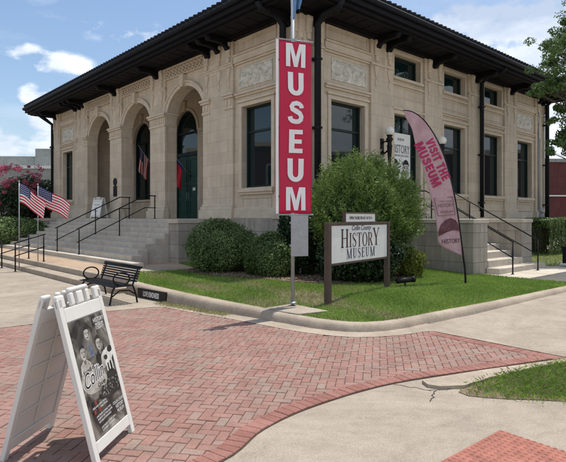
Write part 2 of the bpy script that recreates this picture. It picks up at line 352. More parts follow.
# serif glyphs (unit cap height)
def ser(cx, y, w=.26, h=.045): return [(cx-w/2, y), (cx+w/2, y), (cx+w/2, y+h), (cx-w/2, y+h)]
def bar(x0, x1, y0, y1): return [(x0, y0), (x1, y0), (x1, y1), (x0, y1)]
def stroke(pts, ws):
    l = []; r = []
    for i, p in enumerate(pts):
        a = pts[max(i-1, 0)]; b = pts[min(i+1, len(pts)-1)]; dx, dy = b[0]-a[0], b[1]-a[1]; q = math.hypot(dx, dy) or 1
        nx, ny = -dy/q, dx/q; l.append((p[0]+nx*ws[i]/2, p[1]+ny*ws[i]/2)); r.append((p[0]-nx*ws[i]/2, p[1]-ny*ws[i]/2))
    return [[l[i], l[i+1], r[i+1], r[i]] for i in range(len(pts)-1)]
def glyph(ch):
    T, t = .13, .045
    if ch == 'H': return .78, [bar(.1, .1+T, 0, 1), bar(.55, .55+T, 0, 1), bar(.23, .55, .48, .48+t), ser(.165, 0), ser(.165, 1-t), ser(.615, 0), ser(.615, 1-t)]
    if ch == 'I': return .34, [bar(.105, .105+T, 0, 1), ser(.17, 0), ser(.17, 1-t)]
    if ch == 'E': return .62, [bar(.08, .08+T, 0, 1), bar(.02, .52, 0, t), bar(.02, .5, 1-t, 1), bar(.2, .42, .5, .5+t), bar(.49, .53, 0, .2), bar(.47, .51, .8, 1), bar(.4, .44, .4, .63)]
    if ch == 'T': return .66, [bar(.265, .265+T, 0, 1), ser(.33, 0), bar(.02, .64, 1-t, 1), bar(.02, .06, .78, 1), bar(.6, .64, .78, 1)]
    if ch == 'U': 
        pts = [(.145, .98), (.145, .4), (.16, .2), (.22, .07), (.33, .025), (.44, .06), (.52, .18), (.545, .4), (.545, .98)]
        return .7, stroke(pts, [T, T, T, .11, .06, .05, t, t, t]) + [ser(.145, 1-t), ser(.545, 1-t, .2)]
    if ch == 'M': return .95, [bar(.1, .1+t, 0, 1), bar(.72, .72+T, 0, 1), ser(.12, 0, .2), ser(.785, 0), ser(.12, 1-t, .15), ser(.785, 1-t, .2)] + stroke([(.12, 1), (.45, 0)], [T, T]) + stroke([(.45, 0), (.76, 1)], [t, t])
    if ch == 'Y': return .72, [bar(.3, .3+T, 0, .48), ser(.365, 0), ser(.1, 1-t, .24), ser(.63, 1-t, .2)] + stroke([(.1, 1), (.37, .42)], [T, T]) + stroke([(.63, 1), (.37, .42)], [t, t])
    if ch == 'R':
        b = stroke([(.2, .97), (.38, .96), (.49, .88), (.53, .75), (.49, .6), (.38, .52), (.2, .5)], [t, .06, .1, T, .1, .06, t])
        return .68, [bar(.08, .08+T, 0, 1), ser(.145, 0), bar(.02, .2, 1-t, 1)] + b + stroke([(.34, .5), (.6, 0)], [T, T]) + [bar(.54, .7, 0, t)]
    if ch == 'O':
        out = []
        n = 24
        for i in range(n):
            a, b = 2*math.pi*i/n, 2*math.pi*(i+1)/n
            f = lambda k, rx, ry: (.37+rx*math.cos(k), .5+ry*math.sin(k))
            out.append([f(a, .34, .52), f(b, .34, .52), f(b, .205, .475), f(a, .205, .475)])
        return .74, out
    if ch == 'S':
        pts = [(.46, .8), (.42, .92), (.29, .985), (.15, .93), (.09, .79), (.14, .64), (.28, .53), (.42, .42), (.48, .25), (.42, .09), (.27, .015), (.12, .07), (.06, .24)]
        return .56, stroke(pts, [.03, .05, .05, .07, .1, .13, .14, .13, .1, .07, .05, .05, .03])
    return .3, []
def serif_text(mb, txt, size, o, ux, uy, xs=1.0, gap=.04, dep=.003):
    """txt list of (char, scale)"""
    wid = sum(glyph(c)[0]*k*xs+gap for c, k in txt)*size; x = -wid/2; ux = Vector(ux).normalized(); o = Vector(o)
    for c, k in txt:
        w, pl = glyph(c)
        mb.polys([[(p[0]*k*xs, p[1]*k) for p in q] for q in pl], o+ux*x, ux, uy, size, dep)
        x += (w*k*xs+gap)*size

def heavy(ch):
    """bold sans capitals on a unit cap height: width, polygons"""
    T = .23
    arc = lambda cx_, cy_, ro, rb, ri, rj, a0, a1, n=12: [[(cx_+x1*math.cos(p), cy_+y1*math.sin(p)) for (x1, y1, p) in ((ro, rb, a), (ro, rb, b), (ri, rj, b), (ri, rj, a))] for a, b in [(a0+(a1-a0)*i/n, a0+(a1-a0)*(i+1)/n) for i in range(n)]]
    if ch == 'I': return .30, [bar(.035, .035+T, 0, 1)]
    if ch == 'E': return .66, [bar(.04, .04+T, 0, 1), bar(.04+T, .62, 0, .19), bar(.04+T, .58, .405, .585), bar(.04+T, .62, .81, 1)]
    if ch == 'H': return .80, [bar(.04, .04+T, 0, 1), bar(.53, .53+T, 0, 1), bar(.04+T, .53, .40, .60)]
    if ch == 'T': return .68, [bar(.34-T/2, .34+T/2, 0, .81), bar(.02, .66, .81, 1)]
    if ch == 'V': return .78, [[(.01, 1), (.26, 1), (.39, .34), (.52, 1), (.77, 1), (.51, 0), (.27, 0)]]
    if ch == 'U': return .78, [bar(.04, .04+T, .36, 1), bar(.51, .51+T, .36, 1)]+arc(.39, .36, .35, .37, .12, .17, math.pi, 2*math.pi)
    if ch == 'M': return .96, [bar(.03, .23, 0, 1), bar(.73, .93, 0, 1), [(.23, 1), (.32, 1), (.48, .42), (.64, 1), (.73, 1), (.73, .74), (.56, 0), (.40, 0), (.23, .74)]]
    if ch == 'S':
        pts = [(.60, .70), (.575, .80), (.50, .87), (.36, .90), (.22, .86), (.155, .75), (.19, .64), (.34, .56), (.50, .47), (.575, .33), (.55, .20), (.46, .12), (.33, .10), (.19, .13), (.11, .21), (.085, .32)]
        return .70, stroke(pts, [.2]*6+[.21, .22, .22, .21]+[.2]*6)
    return .3, []
def heavy_text(mb, txt, size, o, ux, uy, xs=1.0, gap=.05, dep=.003):
    ws = [heavy(c)[0]*xs if c != ' ' else .28*xs for c in txt]; x = -(sum(ws)+gap*(len(txt)-1))*size/2; ux = Vector(ux).normalized(); o = Vector(o)
    for c, w in zip(txt, ws):
        mb.polys([[(p[0]*xs, p[1]) for p in q] for q in heavy(c)[1]], o+ux*x, ux, uy, size, dep); x += (w+gap)*size

# ================================================================== GROUND
def sheet(name, pts, z, m, kind='structure', thick=0):
    mb = MB(); 
    if thick: mb.prism(pts, z-thick, z, 'z')
    else:
        tris = tessellate_polygon([[Vector((p[0], p[1], 0)) for p in pts]]); mb.add([(p[0], p[1], z) for p in pts], [tuple(t) for t in tris])
    o = mb.build(name, m, recalc=bool(thick))
    if not thick:
        bm = bmesh.new(); bm.from_mesh(o.data)
        bm.normal_update()
        for f in bm.faces:
            if f.normal.z < 0: f.normal_flip()
        bm.to_mesh(o.data); bm.free()
    o['kind'] = kind; return o
sheet('ground', [(-600, -600), (600, -600), (600, 600), (-600, 600)], -.03, M['concrete'])
sheet('pavement', [(-40, -12), (40, -12), (40, 40), (-40, 40)], 0, M['concrete'])

# --- curb (measured along its foot), with height that falls to the right
def bez(pts, n=8):
    out = []
    for i in range(len(pts)-1):
        p0 = np.array(pts[max(i-1, 0)], float); p1 = np.array(pts[i], float); p2 = np.array(pts[i+1], float); p3 = np.array(pts[min(i+2, len(pts)-1)], float)
        for k in range(n):
            u = k/n; out.append(tuple(.5*((2*p1)+(-p0+p2)*u+(2*p0-5*p1+4*p2-p3)*u*u+(-p0+3*p1-3*p2+p3)*u**3)))
    out.append(tuple(map(float, pts[-1]))); return out
CURB = [(-3.45, 11.42), (-3.06, 11.0), (-2.28, 10.24), (-1.52, 9.55), (-.755, 8.93), (-.064, 8.33), (.50, 7.86), (1.08, 7.62), (1.75, 7.83), (2.5, 8.45), (3.95, 9.62), (6.25, 11.6), (9.2, 14.2), (16, 20.3), (24, 27.5)]
CP = bez(CURB, 8)
def curbh(x): return float(np.interp(x, [-3.4, -1.5, 0, 1.1, 6, 9], [.27, .20, .145, .135, .115, .10]))
def curbw(x): return float(np.interp(x, [-3.4, -1.5, .4, 2], [.30, .27, .20, .18]))
def offset(pl, d):
    out = []
    for i, p in enumerate(pl):
        a = pl[max(i-1, 0)]; b = pl[min(i+1, len(pl)-1)]; dx, dy = b[0]-a[0], b[1]-a[1]; q = math.hypot(dx, dy)
        out.append((p[0]-dy/q*d, p[1]+dx/q*d))      # to the left of travel = towards the lawn
    return out
mb = MB(); mb.smooth = True
prof = [(0, -.03), (.012, .35), (.03, .72), (.06, .93), (.10, 1.0), (.9, 1.0), (1.0, .9), (1.0, -.03)]
nv = len(prof); vs = []; fs = []
for i, p in enumerate(CP):
    a = CP[max(i-1, 0)]; b = CP[min(i+1, len(CP)-1)]; dx, dy = b[0]-a[0], b[1]-a[1]; q = math.hypot(dx, dy); h = curbh(p[0]); w = curbw(p[0])
    wob = .006*math.sin(i*1.7)+.004*math.sin(i*.6)
    for k, (u, v) in enumerate(prof):
        uu = u*w if k >= 5 else u
        vs.append((p[0]-dy/q*(uu+wob), p[1]+dx/q*(uu+wob), v*h))
for i in range(len(CP)-1):
    for k in range(nv-1): a = i*nv+k; fs.append((a, a+nv, a+nv+1, a+1))
fs.append(tuple(range(nv)))
mb.add(vs, fs); curb = mb.build('kerb', M['curbm']); curb['kind'] = 'structure'
# painted words on the curb face near the bench
pa = Vector((-3.04, 10.975)); pb = Vector((-2.30, 10.262)); dv = (pb-pa).normalized(); nn = Vector((dv.y, -dv.x))
# find curb face line between
mb = MB(); o_ = Vector((pa.x, pa.y, .03)) + Vector((nn.x, nn.y, 0))*.02
L_ = (pb-pa).length
mb.add([tuple(o_+Vector((dv.x, dv.y, 0))*a+Vector((0, 0, b))+Vector((nn.x, nn.y, 0))*c) for a, b, c in ((0, 0, 0), (L_, 0, 0), (L_, .185, -.0), (0, .185, 0), (0, 0, -.05), (L_, 0, -.05), (L_, .185, -.05), (0, .185, -.05))],
       [(0, 1, 2, 3), (7, 6, 5, 4), (0, 4, 5, 1), (1, 5, 6, 2), (2, 6, 7, 3), (3, 7, 4, 0)])
cs = mb.build('curb_plaque', M['black']); tag(cs, 'black plaque with white words fixed to the curb face beside the bench', 'sign')
mb = MB(); mb.text('LOVE KINDNESS!', .15, o_+Vector((dv.x, dv.y, 0))*L_/2+Vector((nn.x, nn.y, 0))*.003+Vector((0, 0, .035)), (dv.x, dv.y, 0), (0, 0, 1), .003, sx=.52, bold=.003)
mb.build('lettering', M['vinylwhite'], cs)

# --- lawn
inner = []
for i, p in enumerate(CP):
    a = CP[max(i-1, 0)]; b = CP[min(i+1, len(CP)-1)]; dx, dy = b[0]-a[0], b[1]-a[1]; q = math.hypot(dx, dy); w = curbw(p[0])-.02
    inner.append((p[0]-dy/q*w, p[1]+dx/q*w))
i_end = min(range(len(inner)), key=lambda i: abs(inner[i][0]-7.0))
lawn_poly = inner[:i_end+1] + [(6.93, 12.78), (5.9, 14.0), (5.45, 15.2), wr(3.1, 3.6), wr(3.1, .2), wr(.0, .0), wl(3.2, .1), wl(3.3, 2.0), (-2.3, 14.25), (-3.72, 13.5)]
def in_poly(P, poly):
    P = np.asarray(P); x, y = P[:, 0], P[:, 1]; c = np.zeros(len(P), bool); n = len(poly)
    for i in range(n):
        x1, y1 = poly[i]; x2, y2 = poly[(i+1) % n]
        if y1 == y2: continue
        k = ((y1 > y) != (y2 > y)) & (x < (x2-x1)*(y-y1)/(y2-y1)+x1); c ^= k
    return c
INN = np.array(inner)
def curbdist(P):
    P = np.asarray(P)[:, None, :2]; return np.sqrt(((P-INN[None])**2).sum(2)).min(1)
def lawnz(P):
    P = np.asarray(P); d = curbdist(P); base = np.interp(P[:, 0], [-3.4, -1.5, 0, 1.1, 6, 9], [.25, .185, .13, .12, .10, .085])
    u = np.clip(d/2.2, 0, 1); u = u*u*(3-2*u)
    amp = np.interp(P[:, 0], [-3.5, 0, 3.5, 5.5], [.02, .09, .09, -.02])
    return base + amp*u + .008*np.sin(P[:, 0]*2.3)*np.sin(P[:, 1]*1.9)
# grid mesh of the lawn
bm = bmesh.new(); vv = [bm.verts.new((x, y, 0)) for x, y in lawn_poly]
bm.faces.new(vv); bmesh.ops.triangulate(bm, faces=bm.faces[:])
xs = [p[0] for p in lawn_poly]; ys = [p[1] for p in lawn_poly]
for gx in np.arange(min(xs)+.3, max(xs), .45): bmesh.ops.bisect_plane(bm, geom=bm.verts[:]+bm.edges[:]+bm.faces[:], plane_co=(gx, 0, 0), plane_no=(1, 0, 0))
for gy in np.arange(min(ys)+.3, max(ys), .45): bmesh.ops.bisect_plane(bm, geom=bm.verts[:]+bm.edges[:]+bm.faces[:], plane_co=(0, gy, 0), plane_no=(0, 1, 0))
Pz = lawnz(np.array([v.co[:] for v in bm.verts]))
for v, z in zip(bm.verts, Pz): v.co.z = z
bmesh.ops.recalc_face_normals(bm, faces=bm.faces[:])
if sum(f.normal.z for f in bm.faces) < 0: bmesh.ops.reverse_faces(bm, faces=bm.faces[:])
me = bpy.data.meshes.new('lawn'); bm.to_mesh(me); bm.free(); me.materials.append(M['soil'])
lw = objnew('lawn_soil', me); lw['kind'] = 'structure'
# mulch bed under the shrubs
mul = [(-2.5, 14.2), (-2.6, 13.6), (-1.7, 12.75), (-.4, 12.1), (.5, 11.6), (1.4, 11.5), (2.3, 11.9), (3.1, 12.5), (3.4, 13.6), (3.2, 15), (2.2, 15.6), wr(.1, .1), wl(1.5, .1), wl(3.2, .4)]
bm = bmesh.new(); bm.faces.new([bm.verts.new((x, y, 0)) for x, y in mul]); bmesh.ops.triangulate(bm, faces=bm.faces[:])
for gx in np.arange(-2.4, 3.6, .3): bmesh.ops.bisect_plane(bm, geom=bm.verts[:]+bm.edges[:]+bm.faces[:], plane_co=(gx, 0, 0), plane_no=(1, 0, 0))
for gy in np.arange(11.3, 15.6, .3): bmesh.ops.bisect_plane(bm, geom=bm.verts[:]+bm.edges[:]+bm.faces[:], plane_co=(0, gy, 0), plane_no=(0, 1, 0))
Pz = lawnz(np.array([v.co[:] for v in bm.verts]))
for v, z in zip(bm.verts, Pz): v.co.z = z+.03+random.uniform(-.006, .012)
if sum(f.normal.z for f in bm.faces) < 0: bmesh.ops.reverse_faces(bm, faces=bm.faces[:])
me = bpy.data.meshes.new('mulch'); bm.to_mesh(me); bm.free(); me.materials.append(M['mulch']); o = objnew('mulch_bed', me); o['kind'] = 'structure'
P_m = RNG.uniform((-2.6, 11.4), (3.4, 15.6), (26000, 2)); P_m = P_m[in_poly(P_m, mul)]
ch = np.column_stack([P_m, lawnz(P_m)+.035+RNG.uniform(0, .02, len(P_m))])
g = np_mesh('leaf_litter', leaf_quads(ch, np.column_stack([RNG.normal(0, .4, (len(ch), 2)), np.ones(len(ch))]), .045, .02), 4, M['litter']); g['kind'] = 'stuff'

def blades(P, z, h, w, lean=.35):
    n = len(P); a = RNG.uniform(0, 2*math.pi, n); d = np.stack([np.cos(a), np.sin(a), np.zeros(n)], 1)
    b = np.stack([np.cos(a+1.3), np.sin(a+1.3), np.zeros(n)], 1)
    base = np.stack([P[:, 0], P[:, 1], z], 1); hh = h*RNG.uniform(.5, 1.35, (n, 1))
    tip = base + np.array([0, 0, 1])*hh + b*hh*lean*RNG.uniform(.2, 1.8, (n, 1))
    mid = base + np.array([0, 0, .55])*hh + b*hh*lean*.3
    return np.stack([base-d*w/2, base+d*w/2, mid+d*w*.4, tip], 1).reshape(-1, 3)
def sample(poly, n):
    xs = [p[0] for p in poly]; ys = [p[1] for p in poly]; P = np.stack([RNG.uniform(min(xs), max(xs), n), RNG.uniform(min(ys), max(ys), n)], 1)
    return P[in_poly(P, poly)]
P = sample(lawn_poly, 480000); P = P[~in_poly(P, mul)]
padp = [(-.35, 8.78), (.25, 8.28), (.75, 8.55), (.15, 9.25)]   # pole pad kept bare
P = P[~in_poly(P, padp)]
fieldn = np.sin(P[:, 0]*1.7+1)*np.sin(P[:, 1]*2.1)+.6*np.sin(P[:, 0]*4.3+P[:, 1]*3.1)+.5*RNG.normal(size=len(P))
dryness = fieldn + np.interp(P[:, 0], [-3, -1, .6, 1.6, 3], [.5, .9, 1.6, .5, -1.0])
keep = RNG.uniform(size=len(P)) < np.clip(1.25-.42*np.maximum(dryness, 0), .35, 1); P = P[keep]; dryness = dryness[keep]
g = np_mesh('grass', blades(P, lawnz(P)-.005, .045, .007, .5), 4, [M['grass'], M['drygrass']], midx=(dryness > 1.35)); g['kind'] = 'stuff'

# --- pole pad, terrace, steps, strip
sheet('concrete_pad', padp, .163, M['concrete'], thick=.1)
def rect_l(t0, t1, s0, s1): return [wl(t0, s0), wl(t1, s0), wl(t1, s1), wl(t0, s1)]
def rect_r(t0, t1, s0, s1): return [wr(t0, s0), wr(t1, s0), wr(t1, s1), wr(t0, s1)]
ZT = .27
sheet('terrace', [wl(0.4, 5.1), wl(30, 5.1), wl(30, 1.5), wl(3.2, 1.5), (-2.4, 14.3), (-3.75, 13.45)], ZT, M['brown_agg'], thick=.27)
sheet('terrace_border', [wl(1.0, 3.98), wl(19.6, 3.98), wl(19.6, 3.4), wl(3.6, 3.4), (-2.25, 14.28), (-3.7, 13.42)], ZT+.006, M['concrete'])
mb = MB(Lm); mb.box(.1, 30, 4.95, 5.12, .01, ZT+.008); mb.box(.1, 30, 5.1, 5.52, -.02, .135)
o = mb.build('pavement_steps', M['curbm'], loc=(CX, CY, 0), rz=ANG, bevel=.018); o['kind'] = 'structure'
# porch path (asphalt) with a concrete edge, rear lawn
sheet('path', [wr(2.55, 4.05), wr(30, 4.05), wr(30, 6.18), wr(3.35, 6.15)], .035, M['asphalt'])
sheet('path_edging', [(7.35, 12.55), (6.93, 12.72), (5.85, 14.0), (5.35, 15.3), (5.5, 15.35), (6.0, 14.12), (7.05, 12.9), (7.6, 12.75)], .09, M['concrete'], thick=.1)
l2 = rect_r(7.65, 30, 0, 4.0)
sheet('rear_lawn_soil', l2, .04, M['soil'])
sheet('rear_path_edging', rect_r(7.0, 30, 3.9, 4.12), .07, M['concrete'], thick=.1)
P = sample(l2, 60000); P = P[P[:, 0] < 20]; g = np_mesh('grass', blades(P, np.full(len(P), .04), .07, .016), 4, M['grass']); g['kind'] = 'stuff'
l3 = [(-40, 21), wl(19.9, -1), wl(19.9, 4.7), wl(30, 4.7)]
sheet('side_lawn_soil', [wl(20.0, 2.6), wl(34, 2.6), wl(34, -14), wl(20.0, -14)], .285, M['soil'])

# --- brick paving, herringbone
edge = [(-2.0, 2.35), (-1.1, 2.98), (-.416, 3.62), (-.144, 4.17), (.315, 4.70), (1.147, 5.32), (2.41, 5.87), (3.33, 6.26)]
EP = bez(edge, 6)
gut = offset([p for p in CP if -2.45 < p[0] < 2.2], -.26)
brick_poly = [(-9, 2), ] + [(-9, 7.0), (-4.3, 7.92), (-3.9, 8.24), (-3.15, 9.34), (-2.4, 9.8), (-2.15, 9.75)] + gut + [(2.236, 7.58)] + EP[::-1]
sheet('paving_bed', brick_poly, .006, M['sand'])
phi = R(-10.5); cph, sph = math.cos(phi), math.sin(phi); WB = .088
vs = []; col = []
ctr = []; rects = []
core_poly = [(-9, 2), (-9, 7.0), (-4.3, 7.92), (-3.9, 8.24), (-3.15, 9.34), (-2.4, 9.8), (-2.15, 9.75)] + gut + [(2.19, 7.50)] + [p for p in offset(EP, .09)[::-1] if p[0] < 3.2]
for i in range(-132, 72):
    for j in range(5, 145):
        r_ = (i-j) % 4
        if r_ == 0: rects.append((i, j, 2, 1))
        elif r_ == 3: rects.append((i, j, 1, 2))
rects = np.array(rects, float); cx = (rects[:, 0]+rects[:, 2]/2)*WB; cy = (rects[:, 1]+rects[:, 3]/2)*WB
C2 = np.stack([cx*cph-cy*sph, cx*sph+cy*cph], 1); k = in_poly(C2, core_poly) & (C2[:, 1] > .8); rects = rects[k]; C2 = C2[k]
def brick_boxes(corners, z0, z1, g=.0035, bev=.004):
    """corners (n,4,2) -> five-faced raised bricks"""
    c = corners.mean(1, keepdims=True); v = corners-c; l = np.linalg.norm(v, axis=2, keepdims=True)
    lo = c+v*(1-g*1.6/l); hi = c+v*(1-(g+bev)*1.6/l); n = len(corners)
    dz = RNG.uniform(-.0018, .0018, (n, 1, 1)); tilt = RNG.normal(0, .0009, (n, 4, 1))
    lo3 = np.concatenate([lo, np.full((n, 4, 1), z0)], 2); mid3 = np.concatenate([lo, np.full((n, 4, 1), z1-bev)+dz+tilt], 2); hi3 = np.concatenate([hi, np.full((n, 4, 1), z1)+dz+tilt], 2)
    V = np.concatenate([lo3, mid3, hi3], 1)
    F = [[8, 9, 10, 11]] + [[a, (a+1) % 4, 4+(a+1) % 4, 4+a] for a in range(4)] + [[4+a, 4+(a+1) % 4, 8+(a+1) % 4, 8+a] for a in range(4)]
    return V.reshape(-1, 3), (np.array(F)[None]+12*np.arange(n)[:, None, None]).reshape(-1, 4)
def brick_mat(name, stops):
    m = bpy.data.materials.new(name); m.use_nodes = True; nt, N, L, Pn = nodes_of(m); Pn.inputs['Roughness'].default_value = .88; Pn.inputs['Specular IOR Level'].default_value = .2
    g = N.new('ShaderNodeNewGeometry'); tc = N.new('ShaderNodeTexCoord')
    n = N.new('ShaderNodeTexNoise'); n.inputs['Scale'].default_value = .75; n.inputs['Detail'].default_value = 3; L.new(tc.outputs['Object'], n.inputs['Vector'])
    a = N.new('ShaderNodeMath'); a.operation = 'MULTIPLY_ADD'; L.new(n.outputs[0], a.inputs[0]); a.inputs[1].default_value = 1.1; a.inputs[2].default_value = -.55
    b = N.new('ShaderNodeMath'); L.new(a.outputs[0], b.inputs[0]); L.new(g.outputs['Random Per Island'], b.inputs[1])
    cr = N.new('ShaderNodeValToRGB'); cr.color_ramp.elements[0].position = stops[0][0]; cr.color_ramp.elements[0].color = (*stops[0][1], 1)
    cr.color_ramp.elements[1].position = stops[-1][0]; cr.color_ramp.elements[1].color = (*stops[-1][1], 1)
    for p, c in stops[1:-1]: e = cr.color_ramp.elements.new(p); e.color = (*c, 1)
    L.new(b.outputs[0], cr.inputs[0])
    n2 = N.new('ShaderNodeTexNoise'); n2.inputs['Scale'].default_value = 55; n2.inputs['Detail'].default_value = 6; n2.inputs['Roughness'].default_value = .7; L.new(tc.outputs['Object'], n2.inputs['Vector'])
    mr = N.new('ShaderNodeMapRange'); mr.inputs[1].default_value = .3; mr.inputs[2].default_value = .7; mr.inputs[3].default_value = .8; mr.inputs[4].default_value = 1.18; L.new(n2.outputs[0], mr.inputs[0])
    n3 = N.new('ShaderNodeTexNoise'); n3.inputs['Scale'].default_value = 2.2; n3.inputs['Detail'].default_value = 7; n3.inputs['Roughness'].default_value = .7; L.new(tc.outputs['Object'], n3.inputs['Vector'])
    m3 = N.new('ShaderNodeMapRange'); m3.inputs[1].default_value = .35; m3.inputs[2].default_value = .6; m3.inputs[3].default_value = .8; m3.inputs[4].default_value = 1.05; L.new(n3.outputs[0], m3.inputs[0])
    mu = N.new('ShaderNodeMath'); mu.operation = 'MULTIPLY'; L.new(mr.outputs[0], mu.inputs[0]); L.new(m3.outputs[0], mu.inputs[1])
    hs = N.new('ShaderNodeHueSaturation'); L.new(mu.outputs[0], hs.inputs['Value']); L.new(cr.outputs[0], hs.inputs['Color']); L.new(hs.outputs[0], Pn.inputs['Base Color'])
    bp = N.new('ShaderNodeBump'); bp.inputs['Strength'].default_value = .4; bp.inputs['Distance'].default_value = .004; L.new(n2.outputs[0], bp.inputs['Height']); L.new(bp.outputs[0], Pn.inputs['Normal'])
    return m
M['paver'] = brick_mat('clay pavers', [(0, (.275, .15, .122)), (.35, (.295, .172, .142)), (.6, (.285, .182, .15)), (.82, (.27, .20, .165)), (1, (.29, .178, .15))])
M['redpaver'] = brick_mat('red border pavers', [(0, (.255, .118, .095)), (1, (.305, .155, .128))])
def rectcorners(rc):
    x0 = rc[:, 0]*WB; y0 = rc[:, 1]*WB; x1 = x0+rc[:, 2]*WB; y1 = y0+rc[:, 3]*WB
    q = np.stack([np.stack([x0, y0], 1), np.stack([x1, y0], 1), np.stack([x1, y1], 1), np.stack([x0, y1], 1)], 1)
    return np.stack([q[..., 0]*cph-q[..., 1]*sph, q[..., 0]*sph+q[..., 1]*cph], -1)
def face_mesh(name, V, F, m):
    me = bpy.data.meshes.new(name); me.from_pydata(V.tolist(), [], F.tolist()); me.materials.append(m); me.update(); return objnew(name, me)
V, F = brick_boxes(rectcorners(rects), .004, .014)
o = face_mesh('brick_paving', V, F, M['paver']); o['kind'] = 'structure'
sheet('pavement_slab', [(-12, 5.8), (-9, 6.96), (-4.3, 7.89), (-3.92, 8.22), (-3.16, 9.31), (-2.4, 9.76), (-1.9, 9.72), (-2.3, 10.4), (-3.5, 11.5), (-9, 15.5), (-12, 14)], .0185, M['concrete'])
sheet('pavement_slab', [(3.44, 6.212), (2.215, 7.705), (1.55, 7.52), (1.75, 7.70), (2.6, 8.4), (7, 12.3), (12, 12.2), (14, 9)], .0185, M['concrete'])
# soldier course
def course(line, w, m, name, step=.09):
    pts = np.array(line); seg = np.linalg.norm(np.diff(pts, axis=0), axis=1); s = np.concatenate([[0], np.cumsum(seg)]); q = np.arange(0, s[-1], step)
    X = np.interp(q, s, pts[:, 0]); Y = np.interp(q, s, pts[:, 1]); A = list(zip(X, Y)); B = offset(A, w)
    cs = np.array([[A[i], A[i+1], B[i+1], B[i]] for i in range(len(A)-1)]); V, F = brick_boxes(cs, .004, .021); o = face_mesh(name, V, F, m); o['kind'] = 'structure'; return A, B
A, B = course(EP, .17, M['redpaver'], 'brick_border')
A2, B2 = course([(3.42, 6.2), (2.20, 7.68)], .20, M['redpaver'], 'brick_border')
# concrete gutter strip between kerb and brick
gi = offset([p for p in CP if -2.6 < p[0] < 2.3], .02); go = offset([p for p in CP if -2.6 < p[0] < 2.3], -.31)
mb = MB(); n = len(gi); mb.add([(x, y, .018) for x, y in gi]+[(x, y, .018) for x, y in go], [(i, i+1, n+i+1, n+i) for i in range(n-1)]); o = mb.build('gutter', M['curbm']); o['kind'] = 'structure'
# joints and cracks in the concrete
def strips(lines, w, z, name):
    mb = MB()
    for ln in lines:
        A = offset(ln, w/2); B = offset(ln, -w/2); n = len(ln); mb.add([(x, y, z) for x, y in A]+[(x, y, z) for x, y in B], [(i, i+1, n+i+1, n+i) for i in range(n-1)])
    o = mb.build(name, M['crack']); o['kind'] = 'structure'
def jag(a, b, n, amp):
    return [(a[0]+(b[0]-a[0])*i/n+random.uniform(-amp, amp)*(0 < i < n), a[1]+(b[1]-a[1])*i/n+random.uniform(-amp, amp)*(0 < i < n)) for i in range(n+1)]
strips([[(-12, 11.6), (-3.7, 8.75)], [(-9.5, 15.5), (-6.6, 7.6)], [(4.9, 8.6), (6.6, 11.75)]], .006, .0195, 'pavement_joints')
strips([jag((1.12, 5.30), (1.45, 5.10), 9, .02), jag((1.42, 5.11), (1.86, 5.2), 9, .02), jag((1.5, 5.1), (1.35, 4.8), 8, .02)], .009, .0045, 'pavement_cracks')
# near grass wedge
wed = [(1.70, 5.06), (2.16, 5.47), (2.68, 5.78), (3.3, 6.08), (5.2, 6.9), (9, 8.6), (9, 4.0), (5, 4.55), (2.6, 4.8), (2.137, 4.857), (1.76, 4.95)]
wed_s = []
for i_ in range(len(wed)):
    p_, q_ = wed[i_], wed[(i_+1) % len(wed)]; wed_s += jag(p_, q_, max(1, int(math.dist(p_, q_)/.12)), .018)[:-1]
sheet('verge_soil', wed_s, .006, M['mulch'])
sheet('kerb_stub', [(1.42, 5.33), (1.75, 5.50), (2.2, 5.70), (2.9, 5.98), (3.38, 6.17), (4.2, 6.55), (4.2, 6.45), (3.3, 6.03), (2.68, 5.73), (2.16, 5.43), (1.80, 5.17), (1.55, 5.14), (1.44, 5.2)], .035, M['curbm'], thick=.035)
P = sample(wed, 190000); P = P[(P[:, 0] < 5.2)]
P = P+RNG.normal(0, .03, P.shape); P = P[~in_poly(P, brick_poly)]; tipd = P[:, 0]-1.72; P = P[RNG.uniform(size=len(P)) < np.clip(tipd/.7, .06, 1)]
P = P+RNG.normal(0, .035, P.shape)*RNG.uniform(0, 1, (len(P), 1))**3*3
P = P[~in_poly(P, brick_poly)]
g = np_mesh('grass', blades(P, np.full(len(P), .006), .048, .004, .8), 4, [M['grass'], M['drygrass']], midx=(RNG.uniform(size=len(P)) < .2)); g['kind'] = 'stuff'
# weeds in the gutter by the plaque
ln = offset([p for p in CP if -2.3 < p[0] < -.9], -.12); P = np.array([ln[RNG.integers(len(ln))] for _ in range(2200)])+RNG.normal(0, .07, (2200, 2))
g = np_mesh('gutter_weeds', blades(P, np.full(len(P), .016), .035, .007, .8), 4, M['drygrass']); g['kind'] = 'stuff'
# tactile paving
tac = [(1.728, 4.157), (1.096, 3.62), (.3, 2.95), (1.6, 1.6), (3.3, 2.15), (2.04, 3.76)]
sheet('tactile_paving', tac, .005, M['tactile'])
u = Vector((.76, .65)); w_ = Vector((.65, -.76)); mb = MB(); 
for i in range(-36, 4):
    for j in range(-2, 50):
        p = Vector((1.728, 4.157))+u*i*.05+w_*(j*.05+.03)-u*.02
        if in_poly([(p.x, p.y)], tac)[0] and p.y > 2.9:
            mb.add([(p.x+.016*math.cos(a), p.y+.016*math.sin(a), .005) for a in np.arange(0, 6.2, math.pi/3)]+[(p.x+.009*math.cos(a), p.y+.009*math.sin(a), .011) for a in np.arange(0, 6.2, math.pi/3)],
                   [(6, 7, 8, 9, 10, 11)]+[(k, (k+1) % 6, 6+(k+1) % 6, 6+k) for k in range(6)])
o = mb.build('tactile_domes', M['tactile']); o['kind'] = 'structure'

